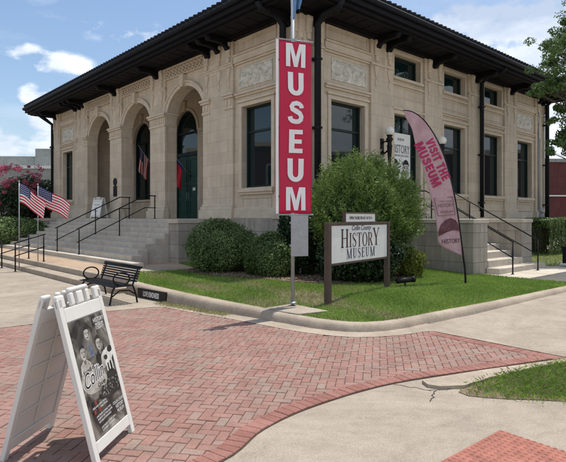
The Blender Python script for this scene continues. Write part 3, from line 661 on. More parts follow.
# ================================================================== MUSEUM BUILDING
L1, L2 = 20.6, 17.1; ZF = E-.06; ZW = E+5.95            # floor, wall top
B = thing('museum_building', 'two storey limestone museum with three arched openings, dark deep eaves and tall windows', 'building', (CX, CY, 0), ANG)
def part(name, mb, m, **k): return mb.build(name, m, B, **k)
def wall(mb, t0, t1, z0, z1, holes, s0, s1):
    ts = sorted({t0, t1, *[h[0] for h in holes], *[h[1] for h in holes]}); zs = sorted({z0, z1, *[h[2] for h in holes], *[h[3] for h in holes]})
    for i in range(len(ts)-1):
        run = None
        for j in range(len(zs)-1):
            a, b = (ts[i]+ts[i+1])/2, (zs[j]+zs[j+1])/2; hole = any(h[0] < a < h[1] and h[2] < b < h[3] for h in holes)
            if hole:
                if run is not None: mb.box(ts[i], ts[i+1], s0, s1, run, zs[j]); run = None
            elif run is None: run = zs[j]
        if run is not None: mb.box(ts[i], ts[i+1], s0, s1, run, zs[-1])
def arch_pts(c, r, zs, rise, n=20): return [(c+r*math.cos(math.pi*i/n), zs+rise*math.sin(math.pi*i/n)) for i in range(n+1)]
def spandrel(mb, c, r, zs, rise, ztop, s0, s1, n=20):
    P_ = arch_pts(c, r, zs, rise, n)
    for i in range(n):
        (x1, z1), (x0, z0) = P_[i], P_[i+1]
        mb.prism([(x0, z0), (x1, z1), (x1, ztop), (x0, ztop)], s0, s1, 'y')
def arch_ring(mb, c, r0, r1, zs, rise0, rise1, s0, s1, n=20):
    a = arch_pts(c, r0, zs, rise0, n); b = arch_pts(c, r1, zs, rise1, n)
    for i in range(n): mb.prism([a[i], b[i], b[i+1], a[i+1]], s0, s1, 'y')
SPR = E+3.72; RISE = 1.22; AR = 1.36
ARCH = [6.35, 10.3, 14.25]
lh = [(1.31, 2.79, E+.95, E+3.6), (17.81, 19.29, E+.95, E+3.6)] + [(c-AR, c+AR, ZF, SPR+RISE) for c in ARCH]
mb = MB(Lm); wall(mb, .45, L1, ZF, ZW, lh, -.5, -.06)
for c in ARCH: spandrel(mb, c, AR, SPR, RISE, SPR+RISE, -.5, -.06)
part('wall', mb, M['lime'])
RW = [2.15+3.2*i for i in range(5)]; HW = .8
rh = []
for i, c in enumerate(RW):
    rh.append((c-HW, c+HW, (ZF if i == 1 else E+.92), E+3.6))
    if 1 <= i <= 3: rh.append((c-HW, c+HW, E+4.9, E+5.67))
mb = MB(Rm); wall(mb, 0.06, L2, ZF, ZW, rh, -.5, -.06)
part('wall', mb, M['lime'])
# other two walls (unseen sides) so that the block is closed
mb = MB(); mb.box(.5, L2-.02, L1-.4, L1-.01, 0, ZW); mb.box(L2-.4, L2-.01, .5, L1-.4, 0, ZW); part('rear_wall', mb, M['lime'])
# granite plinth
mb = MB(Lm); mb.box(-.12, 3.28, -.4, .12, .02, ZF+.02); mb.box(17.4, L1+.1, -.4, .12, .02, ZF+.02)
mb2 = MB(Rm); mb2.box(.41, L2+.1, -.4, .12, .02, ZF+.02); part('plinth', mb, M['granite'], bevel=.02); part('plinth', mb2, M['granite'], bevel=.02)

# pilasters, mouldings of the left facade
PL = [(-.06, .98), (3.2, 4.99), (7.71, 8.94), (11.66, 12.89), (15.61, 17.4), (19.62, 20.66)]
for (a, b) in PL: mb = MB(Lm); mb.box(a, b, -.08, .03, ZF, ZW); part('pilaster', mb, M['lime'], bevel=.008)
for (a, b) in PL:                       # pedestals with stepped base
    mb = MB(Lm); mb.box(a-.10, b+.10, -.1, .16, ZF-.005, ZF+.30); mb.box(a-.06, b+.06, -.1, .11, ZF+.30, ZF+.42); mb.box(a-.03, b+.03, -.1, .07, ZF+.42, ZF+.50)
    part('pedestal', mb, M['trim'], bevel=.015)
for (a, b) in ((.98, 3.2), (17.4, 19.62)):
    mb = MB(Lm); mb.box(a, b, -.1, .06, ZF+.02, ZF+.26); mb.box(a, b, -.1, .02, ZF+.26, ZF+.34); part('base_moulding', mb, M['trim'], bevel=.015)
def window_bay(mb, c, w, f, relief=True, small=False):
    a, b = c-1.07, c+1.07
    mb.box(c-w-.14, c+w+.14, -.08, .06, E+.80, E+.92)                     # sill
    mb.box(c-w-.10, c+w+.10, -.08, .015, E+.72, E+.80)
    for s in (-1, 1): mb.box(c+s*(w+.075)-.07, c+s*(w+.075)+.07, -.08, -.02, E+.92, E+3.6)     # architrave
    mb.box(c-w-.145, c+w+.145, -.08, -.02, E+3.6, E+3.74); mb.box(c-w-.2, c+w+.2, -.08, .03, E+3.74, E+3.81)
    mb.box(a, b, -.08, .0, E+3.93, E+4.00); mb.box(a, b, -.08, .05, E+4.0, E+4.06)
    # raised panel frame under the sill
    for (x0, x1, z0, z1) in ((c-w, c+w, E+.60, E+.64), (c-w, c+w, E+.28, E+.32), (c-w, c-w+.04, E+.32, E+.60), (c+w-.04, c+w, E+.32, E+.60)): mb.box(x0, x1, -.08, -.035, z0, z1)
def band(mb, a, b, small=False):
    if not small:
        mb.box(a, b, -.08, .0, E+5.02, E+5.08); mb.box(a, b, -.08, .05, E+5.08, E+5.14)
        mb.box(a, b, -.08, .03, E+5.14, E+5.30)
        mb.box(a, b, -.08, .07, E+5.30, E+5.36)
    for (x0, x1, z0, z1) in ((a+.1, b-.1, E+5.44, E+5.48), (a+.1, b-.1, E+5.82, E+5.86), (a+.1, a+.14, E+5.48, E+5.82), (b-.14, b-.1, E+5.48, E+5.82)): mb.box(x0, x1, -.08, -.03, z0, z1)
for c in (2.05, 18.55): mb = MB(Lm); window_bay(mb, c, .74, Lm); band(mb, c-1.07, c+1.12); part('bay_moulding', mb, M['trim'], bevel=.008)
for (a, b) in PL: mb = MB(Lm); mb.box(a, b, -.08, .075, E+5.10, E+5.16); mb.box(a, b, -.08, .05, E+5.02, E+5.10); part('string_course', mb, M['trim'], bevel=.008)
# arches
for c in ARCH:
    mb = MB(Lm)
    arch_ring(mb, c, AR, AR+.16, SPR, RISE, RISE+.14, -.08, .0); arch_ring(mb, c, AR+.16, AR+.24, SPR, RISE+.14, RISE+.20, -.08, .04)
    mb.prism([(c-.10, SPR+RISE-.04), (c+.10, SPR+RISE-.04), (c+.15, SPR+RISE+.42), (c-.15, SPR+RISE+.42)], -.1, .13, 'y')       # keystone
    mb.box(c-AR-.25, c+AR+.25, -.08, .05, E+5.40, E+5.45); mb.box(c-AR-.25, c+AR+.25, -.08, .05, E+5.80, E+5.86)                 # frieze rails
    part('arch_surround', mb, M['trim'], bevel=.008)
# carved frieze: interlaced rings
for c in ARCH:
    mb = MB(Lm)
    for k in range(-6, 7):
        cc = c+k*.24; arch = []
        for i in range(12):
            a0, a1 = 2*math.pi*i/12, 2*math.pi*(i+1)/12
            f = lambda a, r: (cc+r*math.cos(a), E+5.625+r*math.sin(a))
            mb.prism([f(a0, .15), f(a1, .15), f(a1, .10), f(a0, .10)], -.07, .0+.004*(k % 2), 'y')
        mb.prism([(cc-.05, E+5.625), (cc, E+5.575), (cc+.05, E+5.625), (cc, E+5.675)], -.07, .02, 'y')
    part('carved_frieze', mb, M['trim'])
# capitals at arch springing
for (a, b) in PL[1:5]:
    for (x0, x1) in (((a, a+.42), (b-.42, b)) if b-a > 1.5 else ((a, b),)):
        mb = MB(Lm)
        mb.box(x0-.03, x1+.03, -.45, .07, E+3.62, E+3.70); mb.box(x0-.01, x1+.01, -.45, .05, E+3.70, E+3.98); mb.box(x0-.06, x1+.06, -.48, .11, E+3.98, E+4.06); mb.box(x0-.10, x1+.10, -.5, .15, E+4.06, E+4.14)
        n = int((x1-x0)/.16)
        for k in range(n):
            q = x0+(k+.5)*(x1-x0)/n; mb.box(q-.045, q+.045, .04, .085, E+3.74, E+3.94)
        part('capital', mb, M['trim'], bevel=.01)
# corbels hanging under the soffit + drop ornaments
def corbel(mb, c, drop=True):
    pr = [(-.02, E+5.84), (.13, E+5.84), (.14, E+5.76), (.11, E+5.68), (.09, E+5.5), (.11, E+5.40), (.06, E+5.34), (-.02, E+5.33)]
    n = len(pr); vs = [(c-.11, p[0], p[1]) for p in pr]+[(c+.11, p[0], p[1]) for p in pr]
    mb.add(vs, [tuple(range(n)), tuple(range(2*n-1, n-1, -1))]+[(i, (i+1) % n, n+(i+1) % n, n+i) for i in range(n)])
    mb.box(c-.07, c+.07, .0, .10, E+5.16, E+5.34)
    if drop:
        mb.prism([(c-.09, E+5.0), (c+.09, E+5.0), (c+.11, E+4.9), (c+.06, E+4.72), (c, E+4.56), (c-.06, E+4.72), (c-.11, E+4.9)], -.0, .075, 'y')
        mb.prism([(c-.05, E+4.55), (c+.05, E+4.55), (c+.04, E+4.38), (c, E+4.30), (c-.04, E+4.38)], -.0, .06, 'y')
for c in (.15, .75, 3.42, 3.98, 4.72, 7.95, 8.70, 11.90, 12.65, 15.88, 16.62, 17.18, 19.85, 20.45): mb = MB(Lm); corbel(mb, c); part('carved_corbel', mb, M['trim'], bevel=.012)
# right facade
PR = [(-.058, .98), (3.2, 4.42), (6.35, 7.56), (9.55, 10.76), (12.75, 13.96), (16.05, 17.16)]
for (a, b) in PR: mb = MB(Rm); mb.box(max(a, .082), b, -.08, .03, ZF, ZW); part('pilaster', mb, M['lime'], bevel=.008)
for (a, b) in PR: mb = MB(Rm); mb.box(a-.08, b+.08, -.1, .13, ZF-.005, ZF+.3); mb.box(a-.04, b+.04, -.1, .08, ZF+.3, ZF+.42); part('pedestal', mb, M['trim'], bevel=.015)
for i, c in enumerate(RW):
    mb = MB(Rm)
    if i == 1:
        for s in (-1, 1): mb.box(c+s*(HW+.075)-.07, c+s*(HW+.075)+.07, -.08, -.02, ZF, E+3.6)
        mb.box(c-HW-.145, c+HW+.145, -.08, -.02, E+3.6, E+3.74); mb.box(c-HW-.2, c+HW+.2, -.08, .03, E+3.74, E+3.81)
    else: window_bay(mb, c, HW, Rm)
    if 1 <= i <= 3:
        mb.box(c-HW-.12, c+HW+.12, -.08, .04, E+4.78, E+4.88); mb.box(c-1.07, c+1.07, -.08, .0, E+4.60, E+4.66)
        for s in (-1, 1): mb.box(c+s*(HW+.05)-.05, c+s*(HW+.05)+.05, -.08, -.02, E+4.88, E+5.72)
        mb.box(c-HW-.1, c+HW+.1, -.08, -.02, E+5.68, E+5.78)
        for (x0, x1, z0, z1) in ((c-.9, c+.9, E+4.2, E+4.23), (c-.9, c+.9, E+4.5, E+4.53)): mb.box(x0, x1, -.08, -.04, z0, z1)
    else: band(mb, c-1.12, c+1.07)
    part('bay_moulding', mb, M['trim'], bevel=.008)
for (a, b) in PR: mb = MB(Rm); mb.box(max(a, .082), b, -.08, .07, E+5.02, E+5.10); part('string_course', mb, M['trim'], bevel=.008)
for c in (.3, .78, 3.45, 4.17, 6.6, 7.31, 9.8, 10.5, 13.0, 13.7, 16.3, 16.95): mb = MB(Rm); corbel(mb, c); part('carved_corbel', mb, M['trim'], bevel=.012)
# marble reliefs with scrolled carving
def relief(f, c, w, flip):
    mb = MB(f); nx, nz = 48, 18; z0, z1 = E+4.25, E+4.83; vs = []; fs = []; r = random.Random(int(c*10))
    sp = [(c-w+.25+i*(2*w-.5)/5, (z0+z1)/2+(.1 if i % 2 else -.1), r.choice((1, -1))) for i in range(6)]
    for i in range(nx+1):
        for j in range(nz+1):
            x = c-w+2*w*i/nx; z = z0+(z1-z0)*j/nz; h = 0
            if 1 < i < nx-1 and 1 < j < nz-1:
                for (px, pz, q) in sp:
                    dd = math.hypot(x-px, z-pz); an = math.atan2(z-pz, (x-px)*q)
                    h += math.exp(-(dd/.17)**2)*(.5+.5*math.sin(3*an+dd*45))
            vs.append((x, -.055+.085*h, z))
    for i in range(nx):
        for j in range(nz): a = i*(nz+1)+j; fs.append((a, a+1, a+nz+2, a+nz+1))
    mb.smooth = True; mb.add(vs, fs); mb.smooth = False
    for (x0, x1, a, b) in ((c-w-.03, c+w+.03, z1, z1+.03), (c-w-.03, c+w+.03, z0-.03, z0), (c-w-.03, c-w, z0, z1), (c+w, c+w+.03, z0, z1)): mb.box(x0, x1, -.075, -.03, a, b)
    mb.build('carved_relief', M['marble'] if w > .75 and c < 15 else M['marble'], B)
relief(Lm, 2.1, .80, 0); relief(Lm, 18.55, .80, 0); relief(Rm, 2.2, .80, 0); relief(Rm, 14.95, .80, 0)

# windows
def window(f, a, b, z0, z1, s=-.30, bars=(), vb=(), fr=.07, name='window', gl='glass'):
    mb = MB(f)
    mb.box(a, b, s-.05, s+.06, z1-fr, z1); mb.box(a, b, s-.05, s+.06, z0, z0+fr); mb.box(a, a+fr, s-.05, s+.06, z0+fr, z1-fr); mb.box(b-fr, b, s-.05, s+.06, z0+fr, z1-fr)
    for z in bars: mb.box(a+fr, b-fr, s-.03, s+.05, z-.035, z+.035)
    for v in vb: mb.box(v-.03, v+.03, s-.03, s+.045, z0+fr, z1-fr)
    o = mb.build(name, M['frame'], B)
    mb = MB(f); mb.box(a+.02, b-.02, s-.02, s, z0+.02, z1-.02); mb.build('glass', M[gl], o)
    return o
for c in (2.05, 18.55): window(Lm, c-.74, c+.74, E+.95, E+3.6, bars=(E+2.78,))
for i, c in enumerate(RW):
    if i != 1: window(Rm, c-HW, c+HW, E+.92, E+3.6, bars=(E+2.75,))
    if 1 <= i <= 3: window(Rm, c-HW, c+HW, E+4.9, E+5.67)
# side door with poster inside
o = window(Rm, RW[1]-HW, RW[1]+HW, ZF, E+3.6, bars=(E+2.2,), vb=(RW[1],), name='side_door')
# loggia
mb = MB(Lm); Q = 2.5; dh = [(c-1.0, c+1.0, (ZF if c == 10.3 else E+.9), E+4.95) for c in (6.2, 10.3, 14.6)]
wall(mb, 4.2, 17.4, ZF, E+5.6, dh, -Q-.3, -Q)
for c in (6.2, 10.3, 14.6): spandrel(mb, c, 1.0, E+3.95, 1.0, E+4.95, -Q-.3, -Q)
mb.box(3.9, 4.2, -Q-.3, -.5, ZF, E+5.6); mb.box(16.4, 16.7, -Q, -.5, ZF, E+5.6)
part('loggia_wall', mb, M['lime'])
mb = MB(Lm); mb.box(4.2, 16.4, -Q, -.5, E+5.4, E+5.6); part('loggia_ceiling', mb, M['trim'])
mb = MB(Lm); mb.box(3.3, 17.3, -Q-.2, .1, ZF-.3, ZF-.004); part('loggia_floor', mb, M['step'])
for c in (6.2, 10.3, 14.6):
    mb = MB(Lm); arch_ring(mb, c, 1.0, 1.16, E+3.95, 1.0, 1.14, -Q-.02, -Q+.05)
    mb.prism([(c-.09, E+4.9), (c+.09, E+4.9), (c+.14, E+5.36), (c-.14, E+5.36)], -Q-.02, -Q+.12, 'y')
    for s in (-1, 1): mb.box(c+s*1.45-.16, c+s*1.45+.16, -Q-.02, -Q+.10, ZF, E+3.8); mb.box(c+s*1.45-.22, c+s*1.45+.22, -Q-.02, -Q+.16, E+3.8, E+3.98)
    if c != 10.3: mb.box(c-1.1, c+1.1, -Q-.02, -Q+.08, E+.8, E+.9)
    part('door_surround', mb, M['trim'], bevel=.01)
for c in (6.2, 10.3, 14.6):
    z0 = ZF if c == 10.3 else E+.9; mb = MB(Lm); s = -Q-.22
    mb.box(c-1.0, c-.9, s, s+.1, z0, E+3.95); mb.box(c+.9, c+1.0, s, s+.1, z0, E+3.95); arch_ring(mb, c, .9, 1.0, E+3.95, .9, 1.0, s, s+.1)
    mb.box(c-.9, c+.9, s, s+.09, E+3.9, E+3.98)
    if c != 10.3: mb.box(c-.9, c+.9, s, s+.09, z0, z0+.08); mb.box(c-.03, c+.03, s, s+.08, z0, E+3.9); mb.box(c-.9, c+.9, s, s+.08, E+2.6, E+2.68)
    else: mb.box(c-.9, c+.9, s, s+.14, E+2.86, E+3.02)
    w_o = mb.build('window' if c != 10.3 else 'entrance_door', M['frame'], B)
    mb = MB(Lm); P_ = arch_pts(c, .93, E+3.95, .93)
    mb.prism([(c-.93, (E+3.02 if c == 10.3 else z0)), (c+.93, (E+3.02 if c == 10.3 else z0))]+P_, s-.04, s, 'y'); mb.build('glass', M['glass'], w_o)
    if c == 10.3:
        for k in (-1, 1):
            mb = MB(Lm); a, b = sorted((c+k*.02, c+k*.9)); mb.box(a, b, s, s+.07, ZF+.01, E+2.86)
            for (z0_, z1_) in ((ZF+.2, E+.75), (E+.9, E+1.5), (E+1.65, E+2.7)):
                for (x0, x1, q0, q1) in ((a+.12, b-.12, z0_, z0_+.03), (a+.12, b-.12, z1_-.03, z1_), (a+.12, a+.15, z0_, z1_), (b-.15, b-.12, z0_, z1_)): mb.box(x0, x1, s+.07, s+.09, q0, q1)
            dl = mb.build('door_leaf', M['door'], w_o)
            mb = MB(Lm); mb.box(c+k*.09-.012, c+k*.09+.012, s+.09, s+.12, E+.85, E+1.15); mb.build('handle', M['galv'], dl)
            if k == -1:
                mb = MB(Lm); mb.box(c-.6, c-.38, s+.072, s+.078, E+1.22, E+1.36); mb.build('notice', M['whitepaint'], dl)

# eave, soffit, brackets, roof
OV = 1.25; X0, X1, Y0, Y1 = -OV, L2+OV, -OV, L1+OV
mb = MB(); z = ZW
def ring(mb, o0, o1, z0, z1):
    """rectangular ring around the building between offsets o0<o1"""
    mb.box(-o1, L2+o1, -o1, -o0, z0, z1); mb.box(-o1, L2+o1, L1+o0, L1+o1, z0, z1)
    mb.box(-o1, -o0, -o0, L1+o0, z0, z1); mb.box(L2+o0, L2+o1, -o0, L1+o0, z0, z1)
ring(mb, -.5, OV-.12, z, z+.12)                       # soffit boards
ring(mb, OV-.12, OV-.002, z+.10, z+.36)               # fascia
ring(mb, -.05, .12, z-.10, z-.002)                    # bed mould
ring(mb, .12, .20, z-.05, z-.002); ring(mb, OV-.34, OV-.24, z-.05, z-.002)
for k in range(0, 46):
    y = -1+.5*k
    if y < L1+1 : mb.box(-OV+.24, -.2, y-.015, y+.015, z-.012, z-.001)
for k in range(0, 39):
    x = -1+.5*k
    if x < L2+1: mb.box(x-.015, x+.015, -OV+.24, -.2, z-.012, z-.001)
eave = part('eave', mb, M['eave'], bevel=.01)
mb = MB(); 
def gut_ring(mb, o, zc, r):
    c = [(-o, -o), (L2+o, -o), (L2+o, L1+o), (-o, L1+o)]
    for i in range(4): a, b = c[i], c[(i+1) % 4]; mb.tube([(a[0], a[1], zc), (b[0], b[1], zc)], r, 8)
gut_ring(mb, OV+.05, z+.33, .085)
mb.build('gutter', M['tile'], eave)
def bracket(f, c, w=.16):
    mb = MB(f); P_ = [(0, z-.36), (.08, z-.38), (.16, z-.33), (.24, z-.26), (.36, z-.21), (.55, z-.19), (.72, z-.20), (.86, z-.19), (.95, z-.12), (.96, z-.004), (0, z-.004)]
    n = len(P_); vs = [(c-w/2, p[0], p[1]) for p in P_]+[(c+w/2, p[0], p[1]) for p in P_]
    mb.add(vs, [tuple(range(n)), tuple(range(2*n-1, n-1, -1))]+[(i, (i+1) % n, n+(i+1) % n, n+i) for i in range(n)])
    mb.tube([(c-w/2-.03,   .84, z-.12), (c+w/2+.03, .84, z-.12)], .08, 12); mb.tube([(c-w/2-.03, .10, z-.30), (c+w/2+.03, .10, z-.30)], .065, 12)
    mb.tube([(c-w/2-.012, .3, z-.20), (c+w/2+.012, .3, z-.20)], .06, 10)
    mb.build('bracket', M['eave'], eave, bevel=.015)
for c in (.45, 3.42, 3.98, 4.62, 8.33, 12.28, 15.98, 16.55, 17.12, 20.2): bracket(Lm, c)
for c in (.6, 3.5, 4.1, 6.95, 10.15, 13.35, 16.3, 16.8): bracket(Rm, c)
# hip roof with barrel-tile edge
mb = MB(); h0 = z+.44; o = OV+.02; w = (L2+2*o)/2; hz = h0+w*.34; cyA, cyB = -o+w, L1+o-w; xm = L2/2
mb.add([(-o, -o, h0), (L2+o, -o, h0), (L2+o, L1+o, h0), (-o, L1+o, h0), (xm, cyA, hz), (xm, cyB, hz), (-o, -o, h0-.06), (L2+o, -o, h0-.06), (L2+o, L1+o, h0-.06), (-o, L1+o, h0-.06)],
       [(0, 1, 4), (1, 2, 5, 4), (2, 3, 5), (3, 0, 4, 5), (0, 6, 7, 1), (1, 7, 8, 2), (2, 8, 9, 3), (3, 9, 6, 0), (6, 9, 8, 7)])
sl = .34
for k in range(int((L1+2*o)/.26)):
    y = -o+.13+k*.26; mb.tube([(-o-.04, y, h0+.035), (-o+1.6, y, h0+.035+1.64*sl)], .075, 8)
for k in range(int((L2+2*o)/.26)):
    x = -o+.13+k*.26; mb.tube([(x, -o-.04, h0+.035), (x, -o+1.6, h0+.035+1.64*sl)], .075, 8)
part('roof', mb, M['tile'])
# downspouts
def downspout(f, t, s=.12, z0=.3, rad=.10):
    mb = MB(f); mb.tube([(t, OV-.1, z+.1), (t, OV-.2, z-.07), (t, s+.25, z-.13), (t, s, z-.36), (t, s, z0)], rad, 10)
    for zz in (E+.6, E+2.6, E+4.6):
        if zz > z0: mb.box(t-.11, t+.11, -.02, s+.09, zz-.03, zz+.03)
    mb.build('downspout', M['pipe'], B)
downspout(Lm, .50, .22, .25); downspout(Rm, .50, .22, .25); downspout(Rm, 10.38, .16, ZF+.05, .085); downspout(Rm, 16.95, .22, .3)
mb = MB(Lm); mb.tube([(L1+.14, OV-.1, z+.1), (L1+.14, .45, z-.32), (L1+.14, .05, z-.6), (L1+.14, .05, .3)], .10, 8)
mb.box(L1, L1+.28, -.1, .18, E+4.0, E+4.1); mb.build('downspout', M['pipe'], B)
# conduit and meter at the right end
mb = MB(Rm); mb.tube([(16.3, .07, E-.2), (16.3, .07, E+5.2)], .03, 6); mb.tube([(16.45, .07, E-.2), (16.45, .07, E+3.9)], .02, 6)
mm = MB(Rm); mm.box(16.2, 16.52, .03, .2, E+.0, E+.42); mm.lathe([(.11, 0), (.12, .06), (.08, .12)], (16.36, .22, E+.2), 12)
c_o = mb.build('conduit', M['galv'], B); mm.build('meter_box', M['galv'], c_o)

# ================================================================== LEFT STAIRCASE
ST = thing('entrance_staircase', 'wide grey stone staircase rising to the three arches', 'stairs', (CX, CY, 0), ANG)
mb = MB(Lm); NR = 9; rise = (ZF-ZT)/NR; s_top, tr = 1.2, .33
for k in range(NR):
    zt = ZF-.004-k*rise; s1 = s_top+k*tr; ta, tb = (3.9, 16.7)
    if s1 > 2.04: ta, tb = (3.88, 16.72)
    if k == NR-3: ta, tb = 3.72, 16.9
    if k == NR-2: ta, tb = 3.45, 17.15
    if k == NR-1: ta, tb = 2.7, 17.9
    s_in = .05 if k == 0 else s_top+(k-1)*tr-.02
    if k >= NR-3: 
        mb.box(ta, tb, max(s_in, 2.045) , s1, ZT-.1, zt); 
    else: mb.box(ta, tb, s_in, s1, ZT-.1, zt)
mb.build('steps', M['step'], ST, bevel=.014)
for (a, b) in ((3.3, 3.895), (16.705, 17.3)):
    mb = MB(Lm); mb.box(a, b, .10, 2.04, .05, ZF-.14); cw_ = mb.build('cheek_wall', M['granite'], ST, bevel=.012)
    mb = MB(Lm); mb.box(a-.03, b+.03, .11, 2.08, ZF-.138, ZF-.002); mb.build('coping', M['step'], cw_, bevel=.012)

def handrail(f, t, pts, post_at, label, group, r=.02, mids=(.45,), name='handrail', H=.86):
    """pts: (s, z) feet line; rails follow at height H and H-mid"""
    root = thing(name, label, 'railing', (CX, CY, 0), ANG, group)
    mb = MB(f)
    mb.tube([(t, s, zz+H) for s, zz in pts], r, 8); mb.build('rail', M['iron'], root)
    for m_ in mids:
        mb = MB(f); mb.tube([(t, s, zz+H-m_) for s, zz in pts], r*.8, 8); mb.build('rail', M['iron'], root)
    for (s, zz) in post_at:
        mb = MB(f); zt = np.interp(s, [p[0] for p in pts], [p[1] for p in pts])+H if pts[0][0] < pts[-1][0] else np.interp(s, [p[0] for p in pts][::-1], [p[1] for p in pts][::-1])+H
        mb.tube([(t, s, zz-.02), (t, s, zt)], r*1.05, 8); mb.lathe([(.05, 0), (.05, .012), (.03, .02)], (t, s, zz), 10); mb.build('post', M['iron'], root)
    return root
zst = lambda s: ZF-.004-max(0, math.ceil((s-s_top)/tr-1e-6))*rise
for t, lab in ((7.1, 'black iron stair railing nearer the green entrance door'), (9.25, 'black iron stair railing nearer the flags, left of its twin')):
    handrail(Lm, t, [(.75, ZF), (1.2, ZF), (3.72, ZT+rise)], [(.8, ZF), (2.2, zst(2.2)), (3.65, zst(3.65))], lab, 'stair railings on the wide steps')
for t, lab in ((6.78, 'short iron railing on the low steps, right behind the flagpoles'), (8.35, 'short iron railing on the low steps at the left edge')):
    handrail(Lm, t, [(4.85, ZT), (5.78, .0)], [(4.9, ZT), (5.74, 0)], lab, 'short railings on the pavement steps', mids=(.4,), H=.88)

# ================================================================== RIGHT PORCH
PT = thing('porch_staircase', 'grey block porch with side walls and pale steps below the side door', 'stairs', (CX, CY, 0), ANG)
mb = MB(Rm); zp = .05; nr = 8; rs = (ZF-zp)/nr; trd = .37
for k in range(nr):          # k=0 top landing
    zt = ZF-.006-k*rs; s1 = 1.41+k*trd; a, b = (4.02, 6.26)
    if k == nr-1: a, b = 3.9, 7.1
    s_in = .13 if k == 0 else 1.41+(k-1)*trd-.02
    if k == nr-1: s_in = 3.62
    mb.box(a, b, s_in, s1, 0.02, zt)
mb.box(2.9, 7.6, 3.62, 4.9, .0, .085)
mb.build('steps', M['step'], PT, bevel=.014)
for (a, b) in ((3.2, 4.015), (6.265, 7.0)):
    mb = MB(Rm); mb.box(a, b, .14, 3.6, .02, ZF-.12); cw_ = mb.build('cheek_wall', M['granite'], PT, bevel=.012)
    mb = MB(Rm); mb.box(a-.03, b+.03, .14, 3.63, ZF-.118, ZF); mb.build('coping', M['step'], cw_, bevel=.012)
zpr = lambda s: ZF-.006-max(0, math.ceil((s-1.41)/trd-1e-6))*rs
for t, lab in ((4.25, 'black handrail on the porch steps beside the feather flag'), (5.95, 'black handrail on the far side of the porch steps')):
    handrail(Rm, t, [(.5, ZF), (1.41, ZF), (4.25, .085)], [(.55, ZF), (2.0, zpr(2.0)), (4.22, .085)], lab, 'handrails of the side porch', H=.9)

# ================================================================== LAMPS on the right facade
def wall_lamp(t, label):
    r = thing('wall_lamp', label, 'lamp', (CX, CY, 0), ANG, 'globe wall lamps')
    zc = E+2.82; s = .36; mb = MB(Rm)
    mb.box(t-.07, t+.07, .03, .08, zc-.75, zc-.2); mb.tube([(t, .06, zc-.62), (t, .16, zc-.70), (t, .28, zc-.62), (t, s, zc-.5)], .03, 8); mb.tube([(t, .06, zc-.34), (t, .2, zc-.30), (t, s, zc-.36)], .026, 8)
    mb.build('wall_bracket', M['iron'], r)
    mb = MB(Rm); mb.lathe([(.02, -1.25), (.05, -1.22), (.06, -1.15), (.045, -1.1), (.05, -1.0), (.085, -.5), (.10, -.46), (.07, -.43), (.07, -.34), (.11, -.28), (.12, -.24), (.09, -.20), (.07, -.17), (.10, -.14), (.10, -.11)], (t, s, zc), 12); mb.build('post', M['iron'], r)
    mb = MB(Rm); mb.lathe([(.16*math.sin(a), -.16*math.cos(a)) for a in np.linspace(.25, math.pi-.02, 14)], (t, s, zc+.02), 20); mb.build('globe', M['globe'], r)
wall_lamp(3.75, 'black wall lamp with white globe left of the side door, above the tall bush')
wall_lamp(6.97, 'black wall lamp with white globe partly behind the feather flag')
# banner hung in the side door
c = RW[1]; pb_ = MB(Rm); pb_.box(c-.75, c+.42, -.235, -.22, E+.3, E+2.98)
pb = pb_.build('history_banner', M['whitepaint'], loc=(CX, CY, 0), rz=ANG); tag(pb, 'white history banner with two portrait faces hanging in the side door', 'banner')
mb = MB(Rm); un = (-1, 0, 0)
mb.text('HISTORY', .42, (c-.16, -.215, E+2.28), (1, 0, 0), (0, 0, 1), .004, sx=.62, bold=.004)
mb.text('CELEBRATING THE COUNTY', .09, (c-.16, -.215, E+2.16), (1, 0, 0), (0, 0, 1), .004, sx=.85)
mb.text('MUSEUM', .13, (c-.16, -.215, E+2.72), (1, 0, 0), (0, 0, 1), .004, sx=.8)
mb.build('lettering', M['grey'], pb)
mb = MB(Rm)
for fx in (c-.50, c+.14):
    el = lambda cx_, cz, rx, rz, n=18: [(cx_+rx*math.cos(2*math.pi*i/n), cz+rz*math.sin(2*math.pi*i/n)) for i in range(n)]
    mb.cur = 0; mb.prism(el(fx, E+1.72, .19, .27), -.219, -.213, 'y')
    mb.cur = 1; mb.prism([(fx+.20*math.cos(a), E+1.78+.28*math.sin(a)) for a in np.linspace(.15, math.pi-.15, 12)]+[(fx-.12, E+1.89), (fx+.12, E+1.89)], -.213, -.209, 'y')
    for k in (-1, 1): mb.prism(el(fx+k*.075, E+1.76, .035, .02, 8), -.213, -.209, 'y'); mb.prism([(fx+k*.11, E+1.81), (fx+k*.03, E+1.805), (fx+k*.03, E+1.82), (fx+k*.11, E+1.83)], -.213, -.209, 'y')
    mb.prism(el(fx, E+1.58, .06, .012, 8), -.213, -.209, 'y'); mb.prism(el(fx, E+1.12, .28, .26), -.219, -.213, 'y')
mb.build('portraits', [plain('pale portrait grey', (.42, .42, .40), .6), M['black']], pb)

